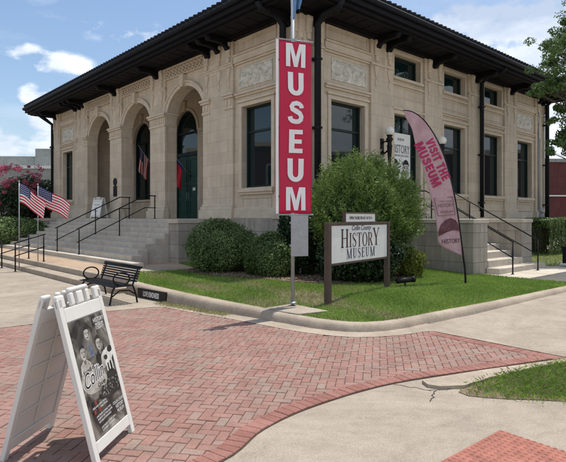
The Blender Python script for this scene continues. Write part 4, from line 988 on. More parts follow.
# ================================================================== FLAGS
STRW, NU = 13, 36
def us_flag(base_fn, parent, name='flag', with_stars=True):
    """base_fn(u,v) -> point; u along fly 0..1, v from the top 0..1"""
    mb = MB(); mb.smooth = True; vs = []; fs = []; NV = 26
    for i in range(NU+1):
        for j in range(NV+1): vs.append(tuple(base_fn(i/NU, j/NV)))
    b = len(mb.v); mb.v += vs
    for i in range(NU):
        for j in range(NV):
            a = i*(NV+1)+j; mb.f.append((a, a+1, a+NV+2, a+NV+1)); mb.sm.append(True)
            stripe = j//2; canton = i < NU*.4 and j < 14
            mb.m.append(2 if canton else (0 if stripe % 2 == 0 else 1))
    o = mb.build(name, [M['flagred'], M['flagwhite'], M['blue']], parent, recalc=False)
    if with_stars:
        mb = MB()
        for r_ in range(9):
            for q in range(6 if r_ % 2 == 0 else 5):
                u0 = .4*(q*2+1+(r_ % 2))/12.0; v0 = 7/13*(r_+1)/10; p = Vector(base_fn(u0, v0)); pu = (Vector(base_fn(u0+.01, v0))-p).normalized(); pv = (Vector(base_fn(u0, v0-.01))-p).normalized(); nrm = pu.cross(pv).normalized()
                for sg in (-.004, .004):
                    pts = [tuple(p+nrm*sg+(pu*math.cos(a+math.pi/2)+pv*math.sin(a+math.pi/2))*(.017 if k % 2 == 0 else .007)) for k, a in enumerate(np.arange(0, 2*math.pi-.01, math.pi/5))]
                    mb.add(pts, [tuple(range(10))])
        mb.build('stars', M['flagwhite'], o, recalc=False)
    return o
def ground_flag(x, y, z0, H, fly, drop, phase, label, ang, size):
    r = thing('flag_on_pole', label, 'flag', (x, y, z0), 0, 'small striped flags on poles')
    mb = MB(); mb.tube([(0, 0, -.05), (0, 0, H)], .016, 8); mb.lathe([(.0, H-.01), (.025, H+.01), (.025, H+.03), (.005, H+.05)], (0, 0, 0), 10); mb.build('pole', M['galv'], r)
    ca, sa = math.cos(ang), math.sin(ang)
    def fn(u, v):
        fold = .05*math.sin(u*9+phase+v*1.5)*u**.5; w = fly*(u-.10*u*u)
        zz = H-.04-v*size*(1-.12*u)-drop*(u**1.25)+.03*math.sin(u*7+phase)
        q = .10*v*u*(1 if phase > 1.5 else .6)
        return (ca*(w-q)-sa*fold, sa*(w-q)+ca*fold, zz)
    us_flag(fn, r)
ground_flag(-8.28, 16.38, .135, 2.66, .88, .62, .4, 'striped flag on the left one of two thin poles by the low steps, drooping', .15, .62)
ground_flag(-7.85, 16.72, ZT, 2.45, 1.12, .56, 2.2, 'striped flag on the right one of two thin poles, blown out wide', .1, .58)
def staff_flag(base, tip, label, texas, sz, catn='flag'):
    r = thing('wall_flag', label, catn, (CX, CY, 0), ANG)
    bb, tt = Vector(Lm(*base)), Vector(Lm(*tip)); mb = MB(); mb.tube([tuple(bb), tuple(tt)], .014, 8); mb.lathe([(.0, 0), (.03, .02), (.03, .05), (.0, .07)], tuple(tt), 8); mb.build('staff', M['galv'], r)
    mb = MB(); mb.lathe([(.05, -.03), (.05, .02), (.03, .05)], tuple(bb), 10); mb.build('wall_bracket', M['iron'], r)
    dvec = (bb-tt); 
    def fn(u, v):     # v down the staff, u hanging (fly) mostly downwards
        p = tt+dvec*(.04+.62*v); fold = .06*math.sin(v*11+u*2)*min(1, u*3)
        return p+Vector((-.05*u+fold, .10*u+fold*.6, -sz*u*(1-.1*v)))
    if not texas: us_flag(fn, r)
    else:
        mb = MB(); mb.smooth = True; nu, nv = 18, 12
        for i in range(nu+1):
            for j in range(nv+1): mb.v.append(tuple(fn(i/nu, j/nv)))
        for i in range(nu):
            for j in range(nv):
                a = i*(nv+1)+j; mb.f.append((a, a+1, a+nv+2, a+nv+1)); mb.sm.append(True); mb.m.append(2 if i < 3 else (1 if j < nv/2 else 0))
        mb.build('flag', [M['flagred'], M['flagwhite'], M['blue']], r, recalc=False)
staff_flag((13.35, -Q+.02, E+2.55), (13.5, -Q+.75, E+3.55), 'striped flag with stars hanging from an angled staff in the middle arch', False, 1.15)
staff_flag((10.0, -Q-.05, E+1.9), (10.45, -Q+.75, E+3.1), 'red and white single star state flag hanging beside the green door', True, 1.2)
# plaque on the pier, small board on the landing
mb = MB(Lm); mb.prism([(12.28+.18*math.cos(a), E+1.62+.18*math.sin(a)) for a in np.linspace(0, 2*math.pi, 15)[:-1]], .03, .07, 'y'); mb.box(12.10, 12.46, .03, .06, E+.95, E+1.43); mb.box(12.24, 12.32, .03, .065, E+1.4, E+1.5)
o = mb.build('wall_plaque', M['iron'], loc=(CX, CY, 0), rz=ANG, bevel=.006); tag(o, 'dark cast plaque with round medallion on the pier between the left arches', 'plaque')

def aframe(root, W_, H, spread, hinge=.06, detail=True, poster=None):
    """sandwich board: local x = across the spread, y along the panel width; two leaves meeting at the top"""
    half = spread/2; lean = math.atan2(half-hinge, H); Lh = math.hypot(H, half-hinge)
    for sgn, nm in ((1, 'front_panel'), (-1, 'back_panel')):
        mb = MB(); fr = .055; th = .035
        def loc(a, b, c, sgn=sgn):   # a: along width, b: up along leaf, c: outward normal
            x = sgn*(half-b*math.sin(lean)+c*math.cos(lean)); zz = b*math.cos(lean)+c*math.sin(lean); return (x, a, zz)
        mb.map = loc
        w = W_/2
        # frame
        mb.box(-w, -w+fr, 0, Lh-.03, -th, 0); mb.box(w-fr, w, 0, Lh-.03, -th, 0); mb.box(-w+fr, w-fr, .07, .15, -th, 0); mb.box(-w+fr, w-fr, Lh-.20, Lh-.10, -th, 0)
        mb.box(-w+fr, w-fr, .15, Lh-.20, -.022, -.008)
        # moulded ribs on the rear of the leaf
        for k in range(1, 5): mb.box(-w+fr+.02, w-fr-.02, .15+k*(Lh-.35)/5-.008, .15+k*(Lh-.35)/5+.008, -.032, -.022)
        mb.box(-.01, .01, .17, Lh-.22, -.032, -.022)
        o = mb.build(nm, M['white'], root, bevel=.008)
        # crest with hand holes
        mb = MB(); mb.map = loc
        cw = W_/2
        for (a, b) in ((-cw, -cw+.10), (cw-.10, cw), (-.135, -.085), (-.045, .045), (.085, .135)): mb.box(a, b, Lh-.10, Lh+.0, -th, 0)
        mb.box(-.135, .135, Lh-.0, Lh+.035, -th, 0) if sgn > 0 else None
        mb.build('hinge_crest', M['white'], o, bevel=.014)
        if sgn > 0:
            root['_l'] = 0; del root['_l']; poster_fn = loc; pf = (o, loc, Lh, fr, w)
    return pf
SB = thing('sandwich_board', 'white plastic sandwich board with a dark grey poster of three men, standing on brick paving', 'sandwich board', (-1.565, 3.865, .012), R(-7))
SB.rotation_euler = (0, 0, R(-7))
o, loc, Lh, fr, w = aframe(SB, .625, 1.15, .72)
mb = MB(); mb.map = loc; a0, a1, b0, b1 = -w+fr, w-fr, .155, Lh-.205
mb.box(a0, a1, b0, b1, -.006, -.003)
def poster_mat():
    m = bpy.data.materials.new('mottled grey poster'); m.use_nodes = True; nt, N, L, P_ = nodes_of(m); P_.inputs['Roughness'].default_value = .45
    tc = N.new('ShaderNodeTexCoord'); n = N.new('ShaderNodeTexNoise'); n.inputs['Scale'].default_value = 5; n.inputs['Detail'].default_value = 9; n.inputs['Distortion'].default_value = 1.2
    L.new(tc.outputs['Object'], n.inputs['Vector']); cr = N.new('ShaderNodeValToRGB'); e = cr.color_ramp.elements
    e[0].position = .40; e[0].color = (.018, .016, .014, 1); e[1].position = .74; e[1].color = (.34, .32, .28, 1)
    x = e.new(.5); x.color = (.085, .075, .062, 1); L.new(n.outputs[0], cr.inputs[0]); L.new(cr.outputs[0], P_.inputs['Base Color']); return m
ps = mb.build('poster', poster_mat(), o)
PH = b1-b0
def U(a, b): return (a, b0+PH*b)
mb = MB(); mb.map = loc
def ell(cx_, cy_, rx, ry, n=16, rot=0):
    return [(cx_+rx*math.cos(t_)*math.cos(rot)-ry*math.sin(t_)*math.sin(rot), cy_+rx*math.cos(t_)*math.sin(rot)+ry*math.sin(t_)*math.cos(rot)) for t_ in [2*math.pi*i/n for i in range(n)]]
lay = [0]
def flat(pts, ci):
    lay[0] += 1; mb.cur = ci; c0 = -.0029+lay[0]*.00006
    n = len(pts); tris = tessellate_polygon([[Vector((p[0], p[1], 0)) for p in pts]]); mb.add([(p[0], p[1], c0) for p in pts], [tuple(t_) for t_ in tris])
# pale cloud behind the script (0 white 1 light 2 mid 3 dark 4 blue 5 maroon)
bl = b0+PH*.50
flat(ell(-.11, b0+PH*.475, .145, .10, 22), 1); flat(ell(-.02, b0+PH*.43, .12, .07, 22), 1)
for (hx, hy, r_) in ((-.045, .855, .043), (-.15, .715, .045), (.085, .735, .045)):      # three heads and shoulders
    y = b0+PH*hy
    flat([(hx-.085, y-.17), (hx+.085, y-.17), (hx+.07, y-.08), (hx+.02, y-.05), (hx-.02, y-.05), (hx-.07, y-.08)], 3 if hx > 0 else (2 if hy > .8 else 1))
    if hy > .8: flat([(hx-.02, y-.17), (hx+.035, y-.17), (hx+.02, y-.06), (hx-.015, y-.06)], 4)
    flat(ell(hx, y-.055, .018, .03), 2); flat(ell(hx, y, r_*.82, r_*1.2), 1)
    flat([(hx-r_*.85, y+.012), (hx-r_*.6, y+.05), (hx, y+.066), (hx+r_*.6, y+.05), (hx+r_*.88, y+.01), (hx+r_*.6, y+.03), (hx, y+.036), (hx-r_*.6, y+.03)], 3)
    flat(ell(hx-.014, y+.006, .008, .004, 8), 3); flat(ell(hx+.014, y+.006, .008, .004, 8), 3); flat(ell(hx, y-.026, .014, .004, 8), 3); flat([(hx-.003, y), (hx+.005, y-.015), (hx-.004, y-.014)], 2)
    flat([(hx+r_*.3, y-.045), (hx+r_*.82, y), (hx+r_*.7, y+.03), (hx+r_*.45, y)], 2)
# cow head and body
y = b0+PH*.60
flat(ell(.17, y, .10, .055, 18, .2), 0); flat(ell(.225, y+.035, .04, .025, 12), 3); flat(ell(.10, y-.035, .035, .05, 12, -.5), 1); flat(ell(.14, y-.01, .028, .02, 10), 3)
flat([(.08, y+.03), (.03, y+.055), (.06, y+.02)], 3); flat([(.13, y+.05), (.16, y+.10), (.155, y+.045)], 3)
for lx in (.13, .17, .215): flat([(lx-.01, y-.04), (lx+.01, y-.04), (lx+.008, y-.14), (lx-.008, y-.14)], 0)
# dark landscape and band with crowd
y = b0+PH*.34
flat([(-.10, y-.04), (.0, y+.03), (.06, y+.02), (.12, y+.10), (.20, y+.11), (.25, y+.06), (.25, y-.07), (.05, y-.08)], 3)
rr = random.Random(3)
for k in range(60): flat(ell(-.06+rr.random()*.3, y-.05+rr.random()*.1, .003+rr.random()*.006, .003+rr.random()*.008, 7), rr.choice((2, 2, 1)))
for k in range(2):
    yy = b0+PH*(.265-.07*k)
    for q in range(3): flat([(-.20+q*.035, yy+.0), (-.17+q*.035, yy+.0), (-.17+q*.035, yy+.03), (-.20+q*.035, yy+.03)], 5 if (q+k) % 2 else 3)
mb.build('artwork', [mat('print white', (.42, .41, .38), .45, scale=22, col2=(.72, .70, .66)), mat('print light', (.20, .185, .16), .45, scale=26, col2=(.56, .53, .48)), mat('print mid', (.07, .065, .055), .45, scale=30, col2=(.24, .22, .19)), mat('print black', (.008, .008, .008), .45, scale=24, col2=(.045, .042, .038)), mat('print blue', (.04, .06, .11), .45, scale=26, col2=(.20, .24, .32)), plain('print red', (.22, .04, .03))], ps, recalc=False)
mb = MB(); mb.map = loc
c0 = .0035
def ptext(body, size, a, b, ci, sx=1, shear=0, rot=0, bold=0, al='CENTER', lift=0):
    mb.cur = ci; mb.text(body, size, (a, b0+PH*b, c0-.0015+lift-.003), (math.cos(rot), math.sin(rot), 0), (-math.sin(rot), math.cos(rot), 0), .0008, al, bold, sx, shear)
ptext('Collin', .15, -.085, .435, 0, .85, .35, .12, .006); ptext('Collin', .15, -.085, .435, 1, .85, .35, .12, 0, lift=.0006)
ptext('Sounds of', .045, -.13, .545, 1, .9, .3, .12); ptext('County', .042, .0, .385, 1, .9, .3, .1)
ptext('MUSEUM', .035, .165, .885, 0, .9); ptext('HISTORY', .045, .165, .925, 0, .9); ptext('COUNTY', .03, .165, .855, 0, 1)
rr = random.Random(5)
for k in range(9):
    if k in (2, 6): continue
    ptext(rr.choice(('LIVE MUSIC & FAMILY FUN', 'SATURDAY EVENINGS', 'FREE AND OPEN TO ALL', 'MUSEUM ON THE SQUARE')), .019, -.20+.008*k, .235-.026*k, 0, 1, 0, .06, 0, 'LEFT')
ptext('COLLIN COUNTY', .03, .175, .16, 0, .8); ptext('HISTORY', .04, .175, .115, 0, .8); ptext('MUSEUM', .036, .175, .075, 0, .8)
mb.build('lettering', [plain('letter white', (.74, .73, .70)), plain('letter black', (.012, .012, .012))], ps)

SB2 = thing('small_sandwich_board', 'small pale sandwich board standing on the landing at the top of the wide stairs', 'sandwich board', (*wl(12.7, .62), ZF), ANG+R(200))
o, loc, Lh, fr, w = aframe(SB2, .6, .95, .55)
mb = MB(); mb.map = loc; mb.box(-w+fr, w-fr, .155, Lh-.205, -.006, -.003); ps2 = mb.build('poster', M['whitepaint'], o)
mb = MB(); mb.map = loc
for k, tx in enumerate(('MUSEUM', 'OPEN', 'TODAY')): mb.text(tx, .11, (0, .6-.15*k, -.001), (1, 0, 0), (0, 1, 0), .001, sx=.8)
mb.build('lettering', M['grey'], ps2)

# ================================================================== BENCH
BN = thing('park_bench', 'black metal slatted bench with round ring arms beside the kerb', 'bench', (*wl(-.52, 5.92), 0), ANG+math.pi/2)
# local x along the length (-> +d1?), y = outward (front)
hx = .74
for s in (-1, 1):
    mb = MB(); x = s*hx
    mb.tube([(x, -.27, 0), (x, -.24, .18), (x, -.17, .37), (x, -.23, .55), (x, -.29, .70)], .018, 8)        # rear leg and back upright
    mb.tube([(x, .30, 0), (x, .27, .14), (x, .24, .29), (x, .18, .37)], .018, 8)
    mb.tube([(x, -.24, .18), (x, -.1, .27), (x, .1, .28), (x, .27, .16)], .014, 8)
    mb.tube([(x, -.17, .365), (x, .24, .365)], .018, 8)
    for yy in (-.27, .30): mb.lathe([(.035, 0), (.035, .01), (.02, .015)], (x, yy, 0.004), 8)
    mb.build('leg_frame', M['iron'], BN)
    mb = MB(); cyc = [(x, .06+.165*math.cos(a), .505+.125*math.sin(a)) for a in np.linspace(0, 2*math.pi, 25)]; mb.tube(cyc, .015, 8, False); mb.build('armrest', M['iron'], BN)
mb = MB()
for k in range(7): y0 = -.14+k*.062; mb.box(-.85, .85, y0, y0+.045, .382-.012*abs(k-3)/3-.003*k, .397-.012*abs(k-3)/3-.003*k+.0)
mb.build('seat', M['iron'], BN, bevel=.004)
mb = MB()
for k in range(6):
    zz = .43+k*.046; yy = -.19-(zz-.40)*.34
    mb.add([(sx*.85, yy+dy, zz+dz) for sx in (-1, 1) for dy, dz in ((0, 0), (.016, .004), (.0, .038), (-.016, .034))], [(0, 1, 2, 3), (7, 6, 5, 4), (0, 4, 5, 1), (1, 5, 6, 2), (2, 6, 7, 3), (3, 7, 4, 0)])
mb.tube([(-.85, -.30, .715), (.85, -.30, .715)], .026, 8)
mb.build('backrest', M['iron'], BN)

# ================================================================== STREET BANNER
pb0 = Vector((.17, 9.06, 0)); ba = R(19)
SBn = thing('street_banner', 'tall red vertical banner on a steel post by the kerb, white stacked letters', 'banner', (pb0.x, pb0.y, .0), ba)
mb = MB(); mb.tube([(0, 0, .1), (0, 0, E+4.6)], .033, 12); mb.lathe([(.07, .2), (.07, .22), (.045, .235)], (0, 0, 0), 12); mb.build('post', M['galv'], SBn)
zt, zb = E+3.03, E+.06; x0, x1 = -.27, .33
mb = MB(); nx, nz = 14, 50; vs = []
for i in range(nx+1):
    for j in range(nz+1):
        x = x0+(x1-x0)*i/nx; zz = zb+(zt-zb)*j/nz
        y = -.055-.012*math.exp(-((x-.045)/.03)**2)+.018*math.sin(zz*3.1+x*5)*(1-abs(2*j/nz-1)**4)
        vs.append((x, y, zz))
mb.smooth = True; mb.add(vs, [(i*(nz+1)+j, (i+1)*(nz+1)+j, (i+1)*(nz+1)+j+1, i*(nz+1)+j+1) for i in range(nx) for j in range(nz)])
def cloth_y(x, zz): return -.055-.012*math.exp(-((x-.045)/.03)**2)+.018*math.sin(zz*3.1+x*5)*(1-abs(2*(zz-zb)/(zt-zb)-1)**4)
cloth = mb.build('banner_cloth', M['red'], SBn, recalc=False); sm = cloth.modifiers.new('solid', 'SOLIDIFY'); sm.thickness = .004
mb = MB(); H_ = (zt-zb)/6
for k, ch in enumerate('MUSEUM'): heavy_text(mb, ch, .40, (.03, -.084, zt-H_*(k+1)+.055), (1, 0, 0), (0, 0, 1), 1.05 if ch != 'M' else 1.0, dep=-.004)
mb.v = [(x, cloth_y(x, zz)-.016+(y+.084), zz) for x, y, zz in mb.v]
mb.build('lettering', M['vinylwhite'], SBn)
mb = MB(); mb.box(x0-.055, x0-.012, -.06, -.045, zb, zt+.02); mb.build('edge_strip', M['vinylwhite'], SBn)
mb = MB()
for zz in (zt+.02, zb-.02): mb.tube([(x0-.06, -.05, zz), (x1+.03, -.05, zz)], .014, 8); mb.box(-.05, .05, -.06, .05, zz-.03, zz+.03)
mb.build('banner_arm', M['galv'], SBn)
mb = MB(); mb.box(-.055, .265, -.062, -.055, E-.68, E+.03); 
for zz in (E-.5, E-.1): mb.box(-.045, .045, -.055, .045, zz-.02, zz+.02)
for xx in (.10,): mb.lathe([(.012, 0), (.012, .01)], (xx, -.064, E-.1), 8)
mb.build('sign_plate', M['galv'], SBn, bevel=.003)
# folded pale blue flag at the top
mb = MB(); mb.smooth = True; n = 16
vs = []
for i in range(n+1):
    for j in range(n+1):
        u, v = i/n, j/n; x = -.02+.30*u*(1-.55*v**2); zz = E+3.42+1.0*(1-v)+.28*u*v*(1-.3*v)-.05*math.sin(u*8); y = -.05+.06*math.sin(u*12+v*2)
        vs.append((x-.06*(1-v), y, zz))
mb.add(vs, [(i*(n+1)+j, (i+1)*(n+1)+j, (i+1)*(n+1)+j+1, i*(n+1)+j+1) for i in range(n) for j in range(n)])
bf = mb.build('flag', M['skyblue'], SBn, recalc=False)

# ================================================================== MUSEUM SIGN
a = Vector((.79, 9.2)); b = Vector((2.20, 11.05)); d_ = (b-a); Ls = d_.length; ra = math.atan2(d_.y, d_.x)
SG = thing('museum_sign', 'white museum name sign in a brown frame on two posts before the tall bush', 'sign', (a.x, a.y, 0), ra)
mb = MB()
for x in (0, Ls):
    m_ = MB(); m_.box(x-.05, x+.05, -.05, .05, .05, 1.60); m_.build('post', M['brown'], SG, bevel=.006)
mb.box(.052, Ls-.052, -.035, .035, 1.545, 1.60); mb.box(.052, Ls-.052, -.035, .035, .83, .87); mb.build('frame', M['brown'], SG, bevel=.004)
mb = MB(); mb.box(.055, Ls-.055, -.025, .025, .872, 1.543); mb.build('panel', M['whitepaint'], SG)
mb = MB(); c = Ls/2
mb.cur = 0; serif_text(mb, [('H', 1.0), ('I', .78), ('S', .78), ('T', .78), ('O', .78), ('R', .78), ('Y', 1.02)], .34, (c+.0, -.0255, 1.135), (1, 0, 0), (0, 0, 1), xs=1.12, gap=.035)
mb.cur = 1; serif_text(mb, [(q, 1) for q in 'MUSEUM'], .185, (c+.02, -.0255, .925), (1, 0, 0), (0, 0, 1), xs=1.15, gap=.18)
mb.cur = 2; mb.text('Collin County', .135, (c+.0, -.027, 1.45), (1, 0, 0), (0, 0, 1), .003, sx=.98, shear=.35, bold=.0005)
mb.build('lettering', [M['maroon'], M['navy'], M['navy']], SG)
mb = MB(); x0_, x1_ = .55, Ls-.55
mb.box(x0_, x1_, -.03, .03, 1.602, 1.61); mb.box(x0_, x1_, -.03, .03, 1.765, 1.795); mb.box(x0_, x0_+.03, -.03, .03, 1.61, 1.765); mb.box(x1_-.03, x1_, -.03, .03, 1.61, 1.765)
tp = mb.build('topper_frame', M['brown'], SG)
mb = MB(); mb.box(x0_+.03, x1_-.03, -.02, .02, 1.61, 1.765); mb.build('topper_panel', M['whitepaint'], tp)
mb = MB(); mb.text('OPEN THURS FRI SAT 10 TO 4', .082, (c, -.0225, 1.655), (1, 0, 0), (0, 0, 1), .003, sx=.82); mb.build('topper_lettering', M['black'], tp)

# ================================================================== FEATHER FLAG
k_ = 12.0/522*1.035
def fx(px, py): return ((px-465.7)*k_, (217-py)*12.0/522+E)
FF = thing('feather_flag', 'tall curved pink feather flag with crimson words stuck in the lawn by the porch', 'flag', (4.2, 12.0, 0), R(8))
pole = [(465.7, 288), (465, 270), (463, 255), (459, 225), (455, 200), (450, 178), (443, 155), (434, 136), (423, 121), (412, 113.5), (403, 112)]
mb = MB(); mb.tube([(fx(*p)[0], 0, max(fx(*p)[1], .0)) for p in bez(pole, 4)], [.024-.008*i/40 for i in range(41)], 8); mb.build('pole', M['iron'], FF)
lead = bez([(463.5, 256), (459, 225), (455, 200), (450, 178), (443, 155), (434, 136), (423, 121), (412, 114), (403.5, 112.5)], 6)
trail = bez([(462.5, 255.5), (441, 246), (436.5, 233), (432.5, 205), (424, 176), (417, 152), (411, 132), (406, 120), (403, 113.2)], 6)
mb = MB(); mb.smooth = True; vs = []; n = len(lead); NW = 10
for i in range(n):
    for j in range(NW+1):
        u = j/NW; p = (lead[i][0]*(1-u)+trail[i][0]*u, lead[i][1]*(1-u)+trail[i][1]*u); q = fx(*p)
        vs.append((q[0], -.01+.035*math.sin(i*.55+u*3.5)*u*min(1, (n-i)/8), q[1]))
mb.add(vs, [(i*(NW+1)+j, (i+1)*(NW+1)+j, (i+1)*(NW+1)+j+1, i*(NW+1)+j+1) for i in range(n-1) for j in range(NW)])
CV = np.array(vs)
fl = mb.build('flag_cloth', M['pink'], FF, recalc=False); fl.modifiers.new('s', 'SOLIDIFY').thickness = .003
mb = MB(); ux = Vector((.43, 0, -.90)).normalized(); uy = Vector((.90, 0, .43)).normalized()
def ft(px, py, body, size, m_i, **kk):
    q = fx(px, py); mb.cur = m_i; mb.text(body, size, (q[0], -.056, q[1]), kk.pop('ux', ux), kk.pop('uy', uy), .004, **kk)
for (px, py, tx, sz) in ((437.0, 160, 'VISIT THE', .205), (427.2, 165, 'MUSEUM', .215)):
    q = fx(px, py); o_ = Vector((q[0], -.06, q[1]))-uy*sz*.5; mb.cur = 0; heavy_text(mb, tx, sz, o_, ux, uy, .86 if len(tx) > 6 else .98, gap=.06, dep=-.004)
h2, v2 = Vector((1, 0, .06)).normalized(), Vector((-.06, 0, 1)).normalized()
ft(445, 207, 'HISTORY', .12, 1, ux=h2, uy=v2, sx=.8); ft(446, 213, 'MUSEUM', .08, 1, ux=h2, uy=v2, sx=1.0); ft(444.5, 202, 'Collin County', .055, 1, ux=h2, uy=v2, shear=.3)
ft(450.5, 243, 'HISTORY', .15, 2, ux=h2, uy=v2, sx=.72)
mb.cur = 1
def fpoly(pts, yy=-.056): mb.prism([fx(*p) for p in pts], yy, yy-.004, 'y')
for q in (((433.5, 198), (452.5, 196.5), (452.6, 197.3), (433.6, 198.8)), ((436.5, 215.5), (455, 214), (455, 214.8), (436.6, 216.3)), ((433.4, 198.7), (434.2, 198.7), (437.2, 215.4), (436.5, 215.4)), ((451.8, 197.2), (452.6, 197.2), (455.0, 214.2), (454.3, 214.2))): fpoly(q)
mb.cur = 2
fpoly([(437, 232), (440, 225), (445, 220), (450, 218), (455, 220), (457.5, 224), (459, 231), (452, 230), (446, 232), (438, 236)])
nv_ = []
for x, y, zz in mb.v:
    d_2 = (CV[:, 0]-x)**2+(CV[:, 2]-zz)**2; ii = np.argsort(d_2)[:4]; w_2 = 1/(d_2[ii]+1e-6); nv_.append((x, float((CV[ii, 1]*w_2).sum()/w_2.sum())-.012+(y+.058)*.5, zz))
mb.v = nv_
mb.build('lettering', [M['magenta'], plain('faded print', (.22, .13, .14)), M['plum']], FF)

# ================================================================== VEGETATION
def shrub(name, label, c, rad, n, ls, m, seed, amp=.06, shell=.3, group=None, stem_h=.4, cat='shrub'):
    r = thing(name, label, cat, (c[0], c[1], c[2]), 0, group)
    V = blob(None, (0, 0, rad[2]*.92), rad, n, ls, m, seed, amp, shell)
    V2 = blob(None, (0, 0, rad[2]*.9), (rad[0]*.8, rad[1]*.8, rad[2]*.82), n//3, ls*1.2, m, seed+1, amp, .5)
    sp = []
    for q in range(int(230*rad[0])):      # stray sprigs that break the outline
        dq = RNG.normal(size=3); dq[2] = abs(dq[2])*.8; dq /= np.linalg.norm(dq); st = dq*np.array(rad)*.93+np.array([0, 0, rad[2]*.92]); L_q = RNG.uniform(.04, .17); dr = dq+RNG.normal(0, .3, 3)+np.array([0, 0, .35]); dr /= np.linalg.norm(dr)
        nq = int(9+L_q*60); tt_ = RNG.uniform(0, 1, (nq, 1)); sp.append(st+dr*tt_*L_q+RNG.normal(0, .012, (nq, 3)))
    sp = np.concatenate(sp); V3 = leaf_quads(sp, RNG.normal(size=sp.shape), ls*.95, ls*.45)
    np_mesh('foliage', np.concatenate([V, V2, V3]), 4, m, r)
    mb = MB()
    for k in range(7):
        a = k*.9+seed; mb.tube([(.08*math.cos(a), .08*math.sin(a), -.05), (.3*rad[0]*math.cos(a), .3*rad[1]*math.sin(a), rad[2]*.5), (.65*rad[0]*math.cos(a), .65*rad[1]*math.sin(a), rad[2]*1.2)], [.025, .018, .008], 6)
    mb.build('stem', M['bark'], r); return r
shrub('clipped_shrub', 'large rounded dark green shrub against the stair side wall', (-1.62, 13.9, .2), (.95, .85, .72), 30000, .05, M['hedge'], 3, .11)
shrub('clipped_shrub', 'smaller rounded shrub left of the banner post, with lighter top', (-.36, 12.95, .2), (.62, .6, .56), 20000, .05, M['hedge'], 5, .13)
shrub('broadleaf_shrub', 'loose dark broadleaf shrub behind the banner post', (.42, 13.35, .2), (.58, .6, .92), 7000, .10, M['holly'], 8, .14, .45)
shrub('broadleaf_shrub', 'low dark glossy shrub filling the gap behind the name sign', (1.75, 12.0, .15), (.95, .6, .60), 9000, .09, M['holly'], 11, .12, .5)
shrub('yellow_shrub', 'small yellow green shrub at the right foot of the tall bush', (3.15, 12.95, .18), (.36, .34, .38), 5000, .05, M['yellow_leaf'], 13, .1, .4)
# tall fine-leaved bush: upright arching shoots
TB = thing('tall_bush', 'tall bushy shrub with fine light green upright shoots behind the name sign', 'bush', (1.93, 13.1, .15))
lv = []; al = []; nr_ = []; mb = MB()
for k in range(1700):
    az = random.uniform(0, 2*math.pi); el = math.asin(random.uniform(-.12, 1)); st = Vector((random.uniform(-.35, .35), random.uniform(-.3, .3), random.uniform(.3, 1.3)))
    R_ = Vector((1.33, 1.2, 1.58)); cen = Vector((0, 0, 1.28))
    dd = Vector((math.cos(az)*math.cos(el), math.sin(az)*math.cos(el), math.sin(el)))
    lump = 1+.09*math.sin(az*3+1)*math.cos(el)+.07*math.sin(az*5+el*4)+abs(random.gauss(0, .09))
    end = cen+Vector((dd.x*R_.x, dd.y*R_.y, dd.z*R_.z))*lump
    start = cen+Vector((dd.x*R_.x, dd.y*R_.y, dd.z*R_.z))*.45+Vector((0, 0, -.25))
    ctrl = (start+end)/2+Vector((dd.x*.12, dd.y*.12, -.10)); end = end+Vector((0, 0, .12))
    nl = 46
    for q in range(nl):
        t = (q+random.random())/nl; t = t**.8; p = start*(1-t)**2+ctrl*2*t*(1-t)+end*t*t; tg = ((ctrl-start)*(1-t)+(end-ctrl)*t).normalized()
        side = Vector((random.gauss(0, 1), random.gauss(0, 1), random.gauss(0, 1))); side = (side-tg*side.dot(tg)).normalized()
        a_ = (tg*.75+side*.8).normalized(); lv.append(p+a_*.045); al.append(a_); nr_.append(side.cross(tg)+Vector((random.gauss(0, .4), random.gauss(0, .4), random.gauss(0, .4))))
    if k % 6 == 0: mb.tube([tuple(start*(1-t)**2+ctrl*2*t*(1-t)+end*t*t) for t in (0, .35, .7, 1)], [.010, .007, .005, .002], 4)
for k in range(9): a_ = k*.7; mb.tube([(.1*math.cos(a_), .1*math.sin(a_), -.05), (.45*math.cos(a_), .45*math.sin(a_), .9), (.7*math.cos(a_), .7*math.sin(a_), 1.7)], [.04, .03, .015], 6)
V = leaf_quads(np.array([tuple(x) for x in lv]), np.array([tuple(x) for x in nr_]), .105, .022, np.array([tuple(x) for x in al]))
V2 = blob(None, (0, 0, 1.22), (1.26, 1.12, 1.42), 36000, .07, None, 21, .09, .45)
midx = np.concatenate([np.zeros(len(V)//4), np.ones(len(V2)//4)])
np_mesh('foliage', np.concatenate([V, V2]), 4, [M['spiky'], M['hedge']], TB, midx); mb.build('stem', M['bark'], TB)

def hedge(name, label, poly_c, size, n, ls, m, rz, z0, group=None):
    r = thing(name, label, 'hedge', (*poly_c, z0), rz, group); lx, ly, h = size
    P3 = RNG.uniform(-1, 1, (n, 3)); f = RNG.integers(0, 4, n)
    P3[f == 0, 2] = 1; P3[f == 1, 1] = -1; P3[f == 2, 1] = 1; P3[f == 3, 2] = RNG.uniform(.6, 1, (f == 3).sum())
    nor = np.where((f == 0)[:, None], [0, 0, 1], np.where((f == 1)[:, None], [0, -1, 0], [0, 1, .5]))+RNG.normal(0, .5, (n, 3))
    lump = 1+.06*np.sin(P3[:, 0]*lx*3)+.05*np.sin(P3[:, 0]*lx*7+1)+RNG.normal(0, .03, n)
    P3[:, 1] *= lump; P3 = P3*np.array([lx/2, ly/2, h/2*.98]); P3[:, 2] = (P3[:, 2]+h/2)*(1+.5*(lump-1)); P3[:, :2] *= (1-RNG.uniform(0, .12, (n, 1)))
    np_mesh('foliage', leaf_quads(P3, nor, ls, ls*.55), 4, m, r)
    mb = MB()
    for k in range(int(lx/.6)): x = -lx/2+.3+k*.6; mb.tube([(x, 0, -.05), (x+.05, .03, h*.5), (x, .1, h*.85)], [.03, .02, .01], 5)
    mb.build('stem', M['bark'], r)
